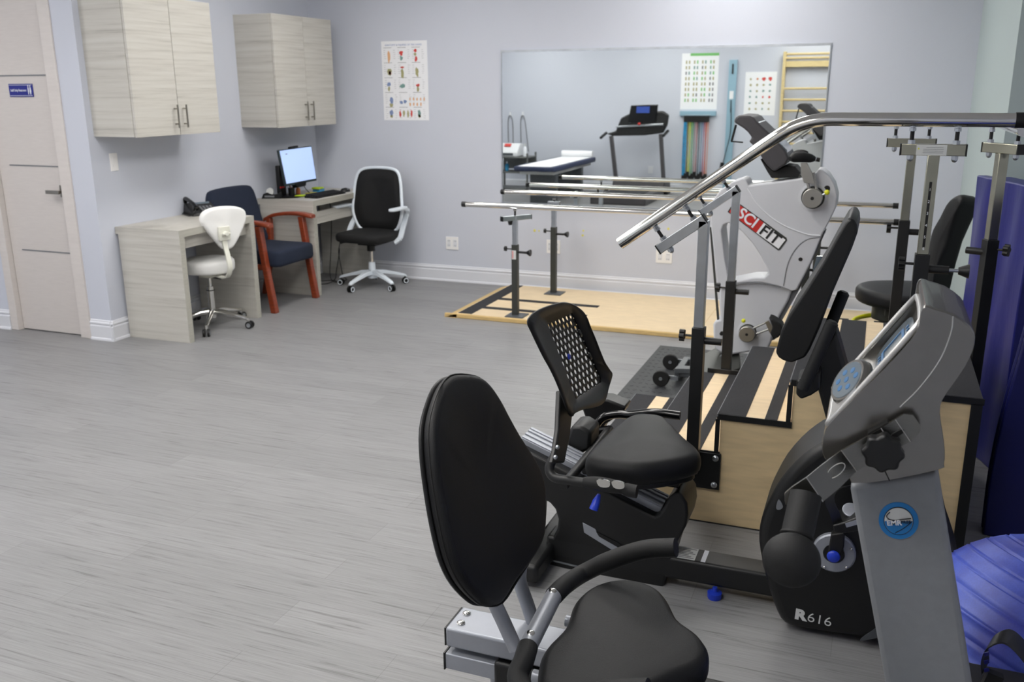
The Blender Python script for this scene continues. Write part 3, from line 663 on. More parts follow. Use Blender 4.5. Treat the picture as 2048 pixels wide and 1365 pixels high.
# ------------------------------------------------------------------ parallel bars on their platform
PX0, PX1, PY0, PY1, PZ = -2.93, .20, 6.04, 7.16, .032
t = thing('parallel_bars', 'chrome parallel walking bars on a low plywood platform along the back wall', 'parallel bars', ((PX0+PX1)/2, (PY0+PY1)/2, 0))
pf = MB().b2((PX0+.09, PY0+.02, 0), (PX1, PY1, PZ)).build('platform', 'ply_top', t)
MB().b2((PX0, PY0, 0), (PX1, PY0+.025, PZ-.001)).build('edge_strip', 'ply_edge', pf, bevel=.004)
MB().prism([(PX0, PY0, .002), (PX0+.1, PY0, PZ-.0005), (PX0+.1, PY0, 0), (PX0, PY0, 0)], (0, PY1-PY0, 0)).build('ramp_edge', 'ply_edge', pf)
MB().b2((PX0+.10, PY0+.03, PZ), (PX0+.21, PY1-.01, PZ+.0025)).build('grip_strip', 'grip_tread', pf)
for y in (6.30, 6.62): MB().b2((PX0+.2, y-.033, PZ), (-1.90, y+.033, PZ+.0022)).build('grip_strip', 'grip_tread', pf)
MB().b2((-1.05, PY0+.02, PZ), (-1.047, PY1, PZ+.0006)).build('seam', 'ply_edge', pf)
for x in (-.42, -.15, .12): MB().b2((x-.05, PY0+.03, PZ), (x+.05, PY1-.3, PZ+.0025)).build('grip_strip', 'grip_tread', pf)
ycf, ycb = 6.15, 6.97
def knob(b, p, d, r=.022, L_=.02):   # star knob
    p, d = V(p), V(d).normalized(); x, y, _ = frame(d)
    for k in range(5): a = 2*pi*k/5; c = p+(x*cos(a)+y*sin(a))*r*.72; b.cyl(c, c+d*L_, r*.42, 8)
    b.cyl(p, p+d*L_, r*.75, 12)
def barpost(x, y, zt, zs, brk):
    g = .022
    p = MB().b2((x-g, y-g, PZ), (x+g, y+g, zs)).build('post', 'greyblack', t, bevel=.002)
    MB().b2((x-.055, y-.085, PZ), (x+.085, y+.055, PZ+.008)).build('foot_plate', 'graphite', p, bevel=.002)
    MB().b2((x-.017, y-.017, zs), (x+.017, y+.017, zt-.07)).b2((x-.012, y-.0185, zs+.01), (x-.006, y-.0165, zt-.09)).build('inner_tube', 'zinc', p, bevel=.0015)
    MB().cyl((x+g, y, zs-.055), (x+g+.065, y, zs-.055), .009, 12).cyl((x+g+.065, y, zs-.055), (x+g+.09, y, zs-.055), .009, 12, .024).cyl((x+g+.09, y, zs-.055), (x+g+.098, y, zs-.055), .024, 14).build('pull_pin', 'black_plastic', p)
    b = MB(); b.cyl((x-g-.045, y, zs-.035), (x-g, y, zs-.035), .005, 8); knob(b, (x-g-.062, y, zs-.035), (1, 0, 0), .017, .016); b.build('adjustment_knob', 'black_plastic', p)
    MB().cyl((x, y, zt-.07), (x, y, zt-.02), .007, 10).build('stem', 'black_plastic', p)
    MB().cyl((x, y, zt-.035), (x, y, zt-.02), .012, 6).build('nut', 'zinc', p)
for x, y, zt, zs, sgn in ((-2.40, ycf, .838, .56, -1), (-2.385, ycb, .825, .575, 1), (-.375, ycf, .838, .56, -1), (-.36, ycb, .825, .575, 1)):
    barpost(x, y, zt, zs, 0)
    dn = V((-.32 if sgn < 0 else .32, -1 if sgn < 0 else 1, 0)).normalized()
    if sgn < 0:
        a = V((x, y, zt-.085))-V((.60, .80, 0))*.11; e = V((x, y, zt-.085))+V((.60, .80, 0))*.13
        r = MB().bar(a, e, .034, .034).build('cross_tube', 'zinc', t, bevel=.002)
        MB().bar(a-V((.6, .8, 0))*.004, a, .035, .035).bar(e, e+V((.6, .8, 0))*.004, .035, .035).build('end_cap', 'black_plastic', r)
        MB().cyl((x-.03, y-.02, zt-.135), (x-.03, y-.02, zt-.10), .012, 10, .02).build('lock_knob', 'black_plastic', t)
    else: MB().b2((x-.05, y-.017, zt-.08), (x+.05, y+.017, zt-.045)).build('cross_tube', 'zinc', t, bevel=.002)
for y, z, x0, x1 in ((ycf, .836, -2.815, .155), (ycb, .842, -2.84, .155)):
    b = MB().cyl((x0+.03, y, z), (x1-.035, y, z), .019, 20).build('rail', 'chrome', t)
    MB().cyl((x0, y, z), (x0+.032, y, z), .0205, 20).cyl((x1-.037, y, z), (x1, y, z), .0205, 20).build('end_cap', 'black_plastic', b)
MB().b2((-2.418, ycf-.0235, .455), (-2.386, ycf-.0225, .52)).build('warning_label', 'label_paper', t)
MB().b2((-2.416, ycf-.0243, .46), (-2.405, ycf-.0235, .515)).build('label_print', 'pink', t)

# ------------------------------------------------------------------ black rubber floor mat
b = MB().b2((-1.235, 4.40, 0), (.42, 5.79, .008))
mt = b.build('rubber_mat', 'rubber_mat', bevel=.003); tag(mt, 'dark textured rubber floor mat under the grey arm and leg exerciser', 'mat')
b = MB()
for i in range(16):
    for j in range(18):
        c = V((-1.20+i*.036, 4.55+j*.068, .008)); a = pi/4 if (i+j) % 2 else -pi/4
        b.box(c, (.022, .005, .002), Matrix.Rotation(a, 3, 'Z'))
b.build('diamond_tread', 'rubber_mat', mt)

# ------------------------------------------------------------------ grey arm and leg ergometer with its swivel seat
YN, YW = 5.15, .19
t = thing('arm_leg_exerciser', 'light grey SCIFIT arm and leg exerciser with console, cranks and black seat'.replace('SCIFIT ', ''), 'exercise machine', (-.3, 5.25, 0))
outer = [(1421, 416), (1427, 399), (1442, 379), (1465, 364), (1485, 357), (1493, 361), (1497, 372), (1540, 366), (1601, 358), (1624, 357), (1630, 347), (1637, 339), (1645, 340), (1657, 350), (1669, 369), (1675, 392), (1673, 413), (1660, 441), (1646, 466), (1620, 530), (1594, 580), (1582, 583), (1560, 574), (1525, 566), (1480, 567), (1450, 579), (1440, 577), (1433, 556), (1422, 455)]
hole = [(1446, 488), (1443, 462), (1447, 450), (1457, 446), (1470, 451), (1485, 465), (1505, 487), (1522, 513), (1534, 537), (1537, 550), (1530, 556), (1505, 556), (1475, 562), (1462, 565), (1456, 556), (1450, 522)]
up_ = MB().prismh([PY(outer, YN), PY(hole, YN)], (0, YW, 0)).build('upper_body', 'scifit_grey', t, bevel=.016, seg=3, angle=60)
low = [(1436, 560), (1587, 570), (1578, 600), (1556, 640), (1543, 682), (1536, 700), (1450, 712), (1431, 700), (1427, 686), (1426, 650), (1430, 642), (1440, 640)]
MB().prism(PY(low, YN+.02), (0, YW-.04, 0)).build('lower_body', 'scifit_grey', t, bevel=.012, seg=3, angle=60)
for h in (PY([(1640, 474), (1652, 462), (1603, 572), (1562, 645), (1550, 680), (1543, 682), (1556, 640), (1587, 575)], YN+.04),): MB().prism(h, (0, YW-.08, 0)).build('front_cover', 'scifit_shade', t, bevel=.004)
MB().prism(PY([(1419, 455), (1422, 455), (1438, 640), (1434, 640)], YN+.03), (0, .02, 0)).build('side_seam', 'greyblack', t)
def arc(pts, r, y, nm, m): MB().tube([p for p in bez(PY(pts, y), 6)], r, 6).build(nm, m, t)
arc([(1495, 377), (1520, 415), (1560, 447), (1610, 468), (1640, 472)], .004, YN-.001, 'body_ridge', 'white_plastic')
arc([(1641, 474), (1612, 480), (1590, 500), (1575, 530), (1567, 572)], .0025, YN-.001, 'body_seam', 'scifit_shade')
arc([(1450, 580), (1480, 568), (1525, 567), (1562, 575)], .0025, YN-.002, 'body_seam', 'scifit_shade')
for x, y in ((1601, 519), (1443, 668)):
    c = aY(x, y, YN); MB().cyl(c+V((0, -.002, 0)), c+V((0, .02, 0)), .011, 16).build('bolt_hole', 'deep_black', t)
arc([(1497, 371), (1560, 363), (1602, 357)], .008, YN+.09, 'top_groove', 'greyblack')
# name plate: SCI on red, FIT on cream
pc = lambda x, y, k=0: aY(x, y, YN-.003-k)
A, B_, C_, D_ = (1472, 405), (1573, 479), (1557, 500), (1458, 424)
lerp = lambda p, q, s: (p[0]*(1-s)+q[0]*s, p[1]*(1-s)+q[1]*s)
MB().prism([pc(1470, 401), pc(1573, 476), pc(1574, 481), pc(1560, 500), pc(1556, 501), pc(1455, 424)], (0, .004, 0)).build('plate_border', 'greyblack', t)
m1, m2 = lerp(A, B_, .55), lerp(D_, C_, .55)
MB().prism([pc(*A, .001), pc(*m1, .001), pc(*m2, .001), pc(*D_, .001)], (0, .001, 0)).build('logo_plate_red', 'red', t)
MB().prism([pc(*m1, .001), pc(1571, 480, .001), pc(1557, 498, .001), pc(*m2, .001)], (0, .001, 0)).build('logo_plate_cream', 'paper', t)
xd = (pc(*B_)-pc(*A)).normalized(); zd = V((0, -1, 0)).cross(xd)*-1
zd = V((-xd.z, 0, xd.x))
text('SCI', .083, pc(1478, 424, .0025), xd, zd, 'ink_white', t, bold=.0016, sx=1.0)
text('FIT', .083, pc(1522, 458, .0025), xd, zd, 'ink_black', t, bold=.0014, sx=1.1)
# hubs
def hub(px, py, r1, r2, y):
    c = aY(px, py, y); b = MB(); b.lathe(c, (0, -1, 0), [(r2, -.01), (r2, .004), (r2*.8, .006), (r2*.78, 0)], 32); b.build('hub_ring', 'scifit_grey', t)
    MB().cyl(c, c+V((0, -.012, 0)), r2*.76, 28).build('hub_recess', 'greyblack', t)
    h = MB().cyl(c+V((0, -.01, 0)), c+V((0, -.055, 0)), r1, 28).build('crank_hub', 'brushed', t, bevel=.003)
    MB().cyl(c+V((0, -.054, 0)), c+V((0, -.057, 0)), r1*.18, 10).build('hub_bolt', 'deep_black', h); return c
c1 = hub(1626, 395, .052, .075, YN)
cq = aY(1625, 392, YN-.035)
pa, pb = aY(1617, 350, YN-.035), aY(1601, 330, YN-.035)
MB().cyl(cq+V((-.015, 0, .02)), aY(1611, 345, YN-.035), .008, 10).cyl(cq+V((.02, 0, .03)), aY(1627, 345, YN-.035), .008, 10).build('crank_rods', 'brushed', t)
MB().prism(PY([(1601, 326), (1614, 326), (1624, 345), (1630, 368), (1608, 366), (1602, 350)], YN-.045), (0, .016, 0)).build('crank_plate', 'brushed', t, bevel=.002)
g_ = MB().tube([aY(1580, 318, YN-.10), aY(1587, 315, YN-.08), aY(1605, 314, YN-.06), aY(1622, 317, YN-.04), aY(1629, 318, YN-.03)], [.012, .026, .028, .022, .014], 16); g_.ball(aY(1602, 305, YN-.02), .025, 8, (1.5, .7, .6)); g_.build('hand_grip', 'foam', t)
MB().cyl(aY(1628, 318, YN-.03), aY(1633, 319, YN-.03), .013, 14).build('grip_collar', 'zinc', t)
MB().cyl(aY(1632, 319, YN-.03), aY(1640, 320, YN-.03), .011, 12).build('grip_tip', 'deep_black', t)
MB().cyl(aY(1640, 392, YN-.04), aY(1650, 388, YN-.04), .006, 8).build('pin', 'zinc', t)
MB().ball(aY(1654, 385, YN-.04), .014, 8).build('pin_knob', 'yellow', t)
c = aY(1654, 377, YN); MB().cyl(c+V((0, -.003, 0)), c+V((0, .01, 0)), .015, 16).build('pin_hole', 'deep_black', t)
c2 = hub(1496, 665, .045, .062, YN+.02)
MB().cyl(aY(1507, 657, YN-.03), aY(1533, 645, YN-.05), .006, 8).cyl(aY(1513, 668, YN-.03), aY(1538, 659, YN-.05), .006, 8).build('pedal_crank', 'brushed', t)
MB().prism(PY([(1530, 645), (1537, 642), (1548, 660), (1540, 668)], YN-.06), (0, .02, 0)).build('crank_bracket', 'brushed', t)
MB().prism(PY([(1537, 636), (1546, 639), (1563, 650), (1567, 664), (1556, 676), (1547, 680), (1540, 668), (1545, 655)], YN-.16), (0, .10, 0)).build('pedal', 'foam', t, bevel=.008)
MB().ball(aY(1487, 642, YN-.03), .012, 8).build('pin_knob', 'yellow', t)
# console
con = [(1468, 245), (1470, 236), (1478, 230), (1500, 232), (1508, 236), (1513, 243), (1540, 268), (1570, 300), (1578, 317), (1572, 329), (1551, 342), (1545, 342), (1533, 330), (1518, 308), (1505, 290), (1497, 283), (1504, 276), (1496, 265), (1487, 257)]
MB().prism(PY(con, YN+.0), (0, .36, 0)).build('console', 'charcoal', t, bevel=.010, seg=3, angle=60)
MB().prism(PY([(1510, 243), (1516, 244), (1574, 300), (1574, 309)], YN+.03), (0, .30, 0)).build('console_screen', 'lcd', t)
MB().prism(PY([(1520, 318), (1534, 331), (1549, 343), (1572, 331), (1590, 333), (1601, 346), (1597, 355), (1543, 357), (1535, 345)], YN+.06), (0, .18, 0)).build('console_mount', 'deep_black', t, bevel=.006)
MB().tube([aY(1472, 250, YN+.1), aY(1463, 283, YN+.1)], .006, 8).tube([aY(1462, 283, YN+.1), aY(1486, 285, YN+.1)], .004, 8).build('reading_rack', 'deep_black', t)
# base, transport wheels
MB().prism([aZ(1380, 722, .16), aZ(1432, 695, .16), aZ(1480, 705, .16), aZ(1482, 735, .16), aZ(1420, 760, .12)], (0, 0, -.13)).build('base_cover', 'greyblack', t, bevel=.006)
MB().b2((-.95, 5.02, .05), (-.4, 5.09, .10)).b2((-.99, 5.05, .03), (-.95, 5.34, .08)).b2((-.5, 5.0, .03), (.55, 5.46, .07)).build('base_frame', 'graphite', t, bevel=.005)
MB().prism([(-.96, 5.33, .08), (-.96, 5.28, .08), (-.70, 5.14, .17), (-.70, 5.20, .17)], (0, 0, -.03)).prism([(-.98, 5.06, .10), (-.98, 5.01, .10), (-.70, 5.02, .12), (-.70, 5.10, .12)], (0, 0, -.03)).build('base_arm', 'graphite', t, bevel=.003)
for wc in (aZ(1322, 757, .055), aZ(1341, 724, .055)):
    y = wc.y; w = MB().cyl((wc.x, y-.012, .055), (wc.x, y+.012, .055), .047, 26).build('transport_wheel', 'deep_black', t, bevel=.004)
    MB().cyl((wc.x, y-.016, .055), (wc.x, y+.024, .055), .010, 12).b2((wc.x-.01, y+.018, .045), (-.95, y+.026, .07)).build('axle', 'zinc', w)
# seat
so = [(-.045, 5.20), (-.05, 5.33), (.03, 5.44), (.20, 5.50), (.36, 5.48), (.42, 5.30), (.36, 5.10), (.18, 5.02), (.04, 5.08)]
b = MB(); b.cushion(cl([V((x, y, .52)) for x, y in so], 3), (0, 0, .085), .012, .03); b.build('seat', 'charcoal', t, angle=70).data.materials[0] = M['vinyl']
MB().cyl((.13, 5.26, .43), (.13, 5.26, .52), .095, 26).b2((.10, 5.10, .47), (.38, 5.42, .52)).build('seat_carriage', 'greyblack', t, bevel=.006)
MB().cyl((.13, 5.26, .07), (.13, 5.26, .44), .055, 20).build('seat_post', 'greyblack', t)
MB().tube(cl([(-.055, 5.14, .415), (-.035, 5.04, .375), (.06, 4.985, .365), (.18, 4.985, .365), (.26, 5.1, .40), (.2, 5.3, .43), (.06, 5.32, .43), (-.03, 5.24, .425)], 4), .0125, 10, closed=True).build('swivel_ring', 'yellow', t)
p0 = (.40, 5.2, .8); nn = V((-.86, -.48, .17)).normalized()
fo = [(1918, 388), (1905, 392), (1893, 404), (1880, 428), (1868, 447), (1858, 470), (1850, 520), (1846, 560), (1850, 585), (1858, 592), (1866, 560), (1874, 530), (1886, 497), (1900, 455), (1914, 420), (1923, 400)]
b = MB(); b.cushion(cl([aP(x, y, p0, nn) for x, y in fo], 2), -nn*.11, .006, .03); b.build('backrest', 'vinyl', t, angle=70)
MB().tube([aP(1880, 600, p0, nn)-nn*.15, (.47, 5.36, .46), (.30, 5.3, .45)], .022, 10).build('back_bracket', 'greyblack', t)

# ------------------------------------------------------------------ training stairs
SY0, SY1 = 3.337, 4.345
t = thing('training_stairs', 'plywood training stairs with black grip strips and bent chrome handrail', 'stairs', (-.3, 3.84, 0))
X_ = [-1.03, -.745, -.47, -.215, .385]; Z_ = [.150, .302, .456, .620]
pan = [(X_[0], 0)]
for i in range(4): pan += [(X_[i], Z_[i]-.02), (X_[i+1], Z_[i]-.02)] if i == 3 else [(X_[i], Z_[i]-.02), (X_[i+1], Z_[i]-.02)]
pan += [(X_[4], 0)]
for y in (SY0+.003, SY1-.022): MB().prism([V((x, y, z)) for x, z in pan], (0, .018, 0)).build('side_panel', 'ply_side', t)
for i in range(4):
    x0, x1, z = X_[i]-.012, X_[i+1]-.002 if i < 3 else X_[i+1]+.018, Z_[i]
    tr = MB().b2((x0, SY0+.001, z-.02), (x1, SY1, z)).build('tread', 'ply_top', t)
    MB().b2((X_[i], SY0+.02, (Z_[i-1] if i else 0)), (X_[i]+.015, SY1-.02, z-.02)).build('riser', 'ply_top', t)
    MB().b2((x0-.001, SY0-.004, z-.022), (x1+.006, SY0, z+.001)).build('edge_trim', 'powder_black', tr)
    MB().b2((x0-.002, SY0-.004, z-.010), (x0+.002, SY1, z+.001)).build('nosing', 'label_paper' if 0 else 'ink_grey', tr)
    st = [(0, .104), (.172, .218)] if i < 3 else [(0, .08), (.135, .24), (.31, .40), (.47, .635)]
    for a_, b_ in st: MB().b2((x0+a_+.001, SY0, z), (min(x0+b_, x1), SY1-.001, z+.002)).build('grip_strip', 'grip_tread', tr)
    if i < 3: MB().b2((X_[i+1]-.018, SY0-.0045, z-.022), (X_[i+1]-.001, SY0+.0005, Z_[i+1]-.02)).build('edge_trim', 'powder_black', t)
MB().b2((X_[4], SY0, 0), (X_[4]+.016, SY1, Z_[3]-.02)).build('end_panel', 'ply_side', t)
MB().b2((X_[4]-.016, SY0-.004, 0), (X_[4]+.018, SY0, Z_[3]-.02)).b2((X_[4]+.016, SY0-.004, 0), (X_[4]+.02, SY1, Z_[3]-.02)).build('corner_trim', 'powder_black', t)
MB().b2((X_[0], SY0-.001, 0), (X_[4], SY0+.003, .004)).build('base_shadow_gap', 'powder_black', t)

YNr, YFr = SY0-.038, SY1+.035
def mount(x, y, z, sg):
    p = MB().b2((x-.085, y-.004, z-.075), (x+.085, y+.004, z+.075)).build('mounting_plate', 'powder_black', t, bevel=.002)
    for dx in (-.065, .065):
        for dz in (-.055, .055): MB().lathe((x+dx, y+sg*.004, z+dz), (0, sg, 0), [(.013, 0), (.012, .003), (.007, .007), (.001, .008)], 14).build('bolt', 'zinc', p)
def post(x, y, z0, zs, zt, m='zinc', rot=0, side=1, slot=False, kd=(-1, 0, 0)):
    R = Matrix.Rotation(rot, 3, 'Z'); g = .022; o = V((x, y, 0))
    p = MB().box((x, y, (z0+zs)/2), (.046, .046, zs-z0), R).build('post', 'powder_black', t, bevel=.002)
    MB().box((x, y, (zs+zt)/2), (.036, .036, zt-zs), R).build('inner_tube', m, p, bevel=.002)
    d = V(kd); q = V((x, y, zs-.035)); b = MB()
    b.cyl(q, q+d*.065, .0045, 8); knob(b, q+d*.052, d, .021, .018)
    b.build('star_knob', 'black_plastic', p)
    MB().cyl(q-d*.02+V((0, 0, -.015)), q-d*.085+V((0, 0, -.015)), .0135, 14).build('lock_pin', 'powder_black', p)
    if slot:
        e_ = q-d*.085+V((0, 0, -.015)); MB().cyl(e_, e_-d*.03, .006, 10).build('pin_rod', 'zinc', p); MB().cyl(e_-d*.028, e_-d*.06, .012, 14, .024).build('pin_handle', 'powder_black', p)
        b = MB().box((x, y-.0185, (zs+zt)/2-.03), (.008, .001, zt-zs-.11)); b.build('height_slot', 'deep_black', p)
        for i in range(7): text(str(i+1), .013, (x, y-.0196, zt-.11-i*.0385), (1, 0, 0), (0, 0, 1), 'ink_white', p, name='scale_number', align='CENTER')
    return p
def bracket(c, d, m, L_=.19, label=False):
    c, d = V(c), V(d).normalized(); n = V((0, 0, 1)); n = (n-d*n.dot(d)).normalized(); sdv = d.cross(n)
    b = MB().bar(c-d*L_/2, c+d*L_/2, .036, .036, up=n).build('bracket', m, t, bevel=.002)
    MB().bar(c-d*(L_/2+.004), c-d*L_/2, .0375, .0375, up=n).bar(c+d*L_/2, c+d*(L_/2+.004), .0375, .0375, up=n).build('end_cap', 'black_plastic', b)
    for s_ in (-1, 1):
        q = c+d*(s_*.066)
        MB().cyl(q+n*.018, q+n*.072, .0065, 12).build('bolt_sleeve', 'deep_black', b)
        MB().cyl(q+n*.018, q+n*.030, .0125, 6).cyl(q+n*.058, q+n*.068, .012, 6).cyl(q+n*.069, q+n*.079, .0105, 6).build('nut', 'zinc', b)
        MB().cyl(q-n*.018, q-n*.030, .012, 6).ball(q-n*.030, .0095, 6).build('cap_nut', 'zinc', b)
    if label:
        MB().bar(c-d*.050-sdv*0, c+d*.040, .0372, .0335, up=n).build('warning_label', 'label_paper', b)
        f = -sdv if sdv.y > 0 else sdv
        o_ = c+f*.0192; MB().prism([o_-d*.046+n*.002, o_-d*.040+n*.002, o_-d*.043+n*.008], f*.0006).build('warning_triangle', 'yellow', b)
        bb = MB(); rnd = random.Random(5)
        for r_ in range(4): bb.box(o_+n*(.008-.0055*r_)+d*(.0 if r_ else .004), (.060 if r_ else .05, .0006, .0012), Matrix((d, f, n)).transposed())
        bb.build('label_print', 'ink_grey', b)
    return b
ds = V((.455, 0, .285)).normalized()
# near rail
rb = [aY(1240, 487, YNr), aY(1560, 269, YNr), aY(1600, 245, YNr), aY(1626, 239.5, YNr), aY(1660, 239, YNr), aY(2034, 240.5, YNr)]
zr = rb[-1].z
rb[3].z = zr; rb[4].z = zr
sl = (rb[1]-rb[0]).normalized(); kx = rb[0].x+(zr-rb[0].z)/sl.z*sl.x; K = V((kx, YNr, zr))
path = [rb[0]]+[(K-sl*.10)*(1-s_)**2+K*2*s_*(1-s_)+(K+V((.10, 0, 0)))*s_**2 for s_ in [i/10 for i in range(11)]]+[V((rb[-1].x+.0, YNr, zr))]
r_ = MB().tube(path, .0222, 28).build('handrail', 'chrome', t, angle=60)
MB().tube([path[0]+sl*-.001, path[0]+sl*.0], .0195, 20).build('rail_plug', 'deep_black', r_)
MB().cyl((rb[-1].x-.005, YNr, zr), (rb[-1].x+.05, YNr, zr), .0238, 24).build('end_cap', 'black_plastic', r_)
# near slope bracket + post
bc_ = (aY(1302, 499, YNr)+aY(1424, 431, YNr))/2-V((0, 0, 0))
nrm = V((-sl.z, 0, sl.x)); q = bc_.copy(); tt = (q-rb[0]).dot(sl); q2 = rb[0]+sl*tt; off = (q-q2).length
bracket(q2-nrm*.098, sl, 'zinc', .20)
pc1 = aY(1408, 455, YNr); px1 = pc1.x
zc = (q2-nrm*.098).z+(px1-(q2-nrm*.098).x)*sl.z/sl.x
post(px1, YNr, .22, aY(1403, 655, YNr).z, zc-.005)
mount(-.545, SY0-.006, .222, -1)
# far rail: same run on the far side, a little lower
dz_ = -.045
zf = aY(1850, 241, YFr).z; dz_ = zf-zr; f0, f1 = aY(1264, 471, YFr), aY(1560, 269, YFr); sf = (f1-f0).normalized()
KF = V((f0.x+(zf-f0.z)/sf.z*sf.x, YFr, zf))
fr_ = [f0]+[(KF-sf*.10)*(1-s_)**2+KF*2*s_*(1-s_)+(KF+V((.10, 0, 0)))*s_**2 for s_ in [i/10 for i in range(11)]]+[V((.37, YFr, zf))]
MB().tube(fr_, .0222, 24).build('handrail', 'chrome', t, angle=60)
c_ = (aY(1397, 438, YFr)+aY(1492, 380, YFr))/2
nrf = V((-sf.z, 0, sf.x)); tq = fr_[0]+sf*((c_-fr_[0]).dot(sf)); bracket(tq-nrf*.098, sf, 'zinc', .20)
px2 = aY(1471, 415, YFr).x; zc = (tq-nrf*.098).z+(px2-(tq-nrf*.098).x)*sf.z/sf.x
post(px2, YFr, .25, aY(1462, 562, YFr).z, zc-.005); mount(px2, SY1+.006, .25, 1)
# level brackets and posts
cb = (aY(1801, 301, YNr)+aY(1932, 301, YNr))/2; bracket((cb.x, YNr, zr-.094), (1, 0, 0), 'zinc_gold_reflect', .19, label=True)
px3 = aY(1864, 340, YNr).x; post(px3, YNr, .25, aY(1846, 508, YNr).z, zr-.11, 'zinc_gold_reflect', slot=True); mount(px3, SY0-.006, .40, -1)
cb = (aY(1776, 287, YFr)+aY(1870, 288, YFr))/2; bracket((cb.x, YFr, zr+dz_-.094), (1, 0, 0), 'zinc_gold_reflect', .19)
px4 = aY(1820, 340, YFr).x; post(px4, YFr, .25, aY(1812, 441, YFr).z, zr+dz_-.11, 'zinc_gold_reflect'); mount(px4, SY1+.006, .40, 1)
# side rail over the landing edge
XS = .425; cs = aX(2006, 297, XS); zs_ = cs.z
MB().cyl((XS, SY0+.06, zs_+.088), (XS, SY1-.02, zs_+.088), .0222, 24).build('handrail', 'chrome', t)
bracket((XS, cs.y, zs_), (-.60, .80, 0), 'zinc_gold_reflect', .17)
post(XS, cs.y, .25, aX(1978, 474, XS).z, zs_-.018, 'zinc_gold_reflect', rot=radians(20), kd=(.9, -.4, 0))
MB().b2((X_[4]+.018, cs.y-.08, .30), (X_[4]+.026, cs.y+.08, .50)).build('mounting_plate', 'powder_black', t, bevel=.002)
# ------------------------------------------------------------------ nearer recumbent bike
YC = 1.70
t = thing('recumbent_bike', 'black and silver recumbent bike with round blue emblem on its grey column, nearest the camera', 'exercise bike', (-.3, YC, 0))
bp_, bn = V((-.64, 1.71, .54)), V((.5, 0, .14)).normalized()
ol = [(230, 45), (340, 55), (400, 100), (470, 210), (560, 380), (650, 530), (690, 640), (700, 760), (695, 930), (650, 1050), (570, 1180), (490, 1300), (400, 1316), (340, 1285), (262, 1200), (205, 1090), (165, 950), (128, 760), (95, 520), (90, 330), (125, 180), (170, 85)]
pl = cl([aP(840+x/2.73, 730+y/2.73, bp_, bn) for x, y in ol], 3)
b = MB(); b.cushion(pl, -bn*.036, .0, .016)
cen = sum(pl, V())/len(pl)
for i, p in enumerate(b.v):              # moulded lumbar hollow and raised side bolsters
    d = p-cen; h = d.dot(bn); u = d.y/.22; w_ = d.dot(V((-.27, 0, .96)))/.27
    if h > -.014: b.v[i] = p+bn*(-.016*math.exp(-((u*1.1)**2)*2.2)*(1 if w_ < .5 else .5)+.012*math.exp(-((w_+.45)**2)*9-u*u*3))
b.build('backrest', 'vinyl', t, angle=75)
pb_ = [cen+(p-cen)*.995-bn*.034 for p in pl]
b = MB(); b.prism(pb_, -bn*.010); b.build('backrest_shell', 'black_plastic', t, bevel=.006, angle=60)
seam = [cen+(p-cen)*1.0-bn*.018 for p in pl]; MB().tube(seam, .0018, 6, closed=True).build('piping', 'deep_black', t)
# seat
so = [(-.40+(x+.40)*1.035, 1.70+(y-1.70)*1.04) for x, y in [(-.545, 1.53), (-.558, 1.60), (-.545, 1.70), (-.555, 1.80), (-.53, 1.885), (-.475, 1.93), (-.41, 1.925), (-.365, 1.88), (-.325, 1.81), (-.272, 1.765), (-.243, 1.715), (-.245, 1.66), (-.29, 1.60), (-.34, 1.53), (-.385, 1.485), (-.46, 1.465), (-.52, 1.48)]]
b = MB(); b.cushion(cl([V((x, y, .447)) for x, y in so], 4), (0, 0, .07), .006, .026)
b.build('seat', 'vinyl', t, angle=75)
MB().prism(cl([V((-.39+(x+.39)*.93, 1.70+(y-1.70)*.93, .435)) for x, y in so], 2), (0, 0, .016)).build('seat_shell', 'black_plastic', t, bevel=.004)
# seat carriage, rails
zt = .435
MB().b2((-.845, 1.700, zt-.050), (-.35, 1.800, zt)).build('seat_carriage', 'silver_paint', t, bevel=.006)
MB().b2((-.848, 1.702, zt-.048), (-.8445, 1.798, zt-.002)).b2((-.848, 1.693, zt-.108), (-.8445, 1.803, zt-.063)).build('end_cap', 'black_plastic', t)
for x, y in ((-.822, 1.772), (-.818, 1.730)): MB().lathe((x, y, zt), (0, 0, 1), [(.010, 0), (.010, .003), (.006, .006), (.001, .0065)], 16).build('bolt', 'chrome', t)
MB().b2((-.845, 1.695, zt-.106), (-.70, 1.802, zt-.065)).build('main_rail', 'silver_paint', t, bevel=.003)
MB().b2((-.72, 1.690, zt-.125), (.05, 1.812, zt-.055)).build('rail_cover', 'black_plastic', t, bevel=.008)
MB().b2((-.71, 1.72, zt-.064), (-.35, 1.78, zt-.05)).build('slide', 'deep_black', t)
for y in (1.63, 1.86): MB().cyl((-.60, y, zt-.02), (-.40, y, zt-.02), .014, 14).build('seat_bar', 'silver_paint', t)
# floor frame
MB().tube([(-.72, 1.75, zt-.09), (-.70, 1.75, .10), (-.68, 1.75, .06)], .035, 14).build('rear_leg', 'silver_paint', t)
MB().b2((-.73, 1.45, .02), (-.66, 2.02, .08)).build('rear_stabilizer', 'silver_paint', t, bevel=.01)
MB().b2((-.68, 1.715, .04), (.45, 1.785, .10)).build('floor_beam', 'silver_paint', t, bevel=.008)
MB().b2((.42, 1.45, .02), (.49, 2.02, .08)).build('front_stabilizer', 'silver_paint', t, bevel=.01)
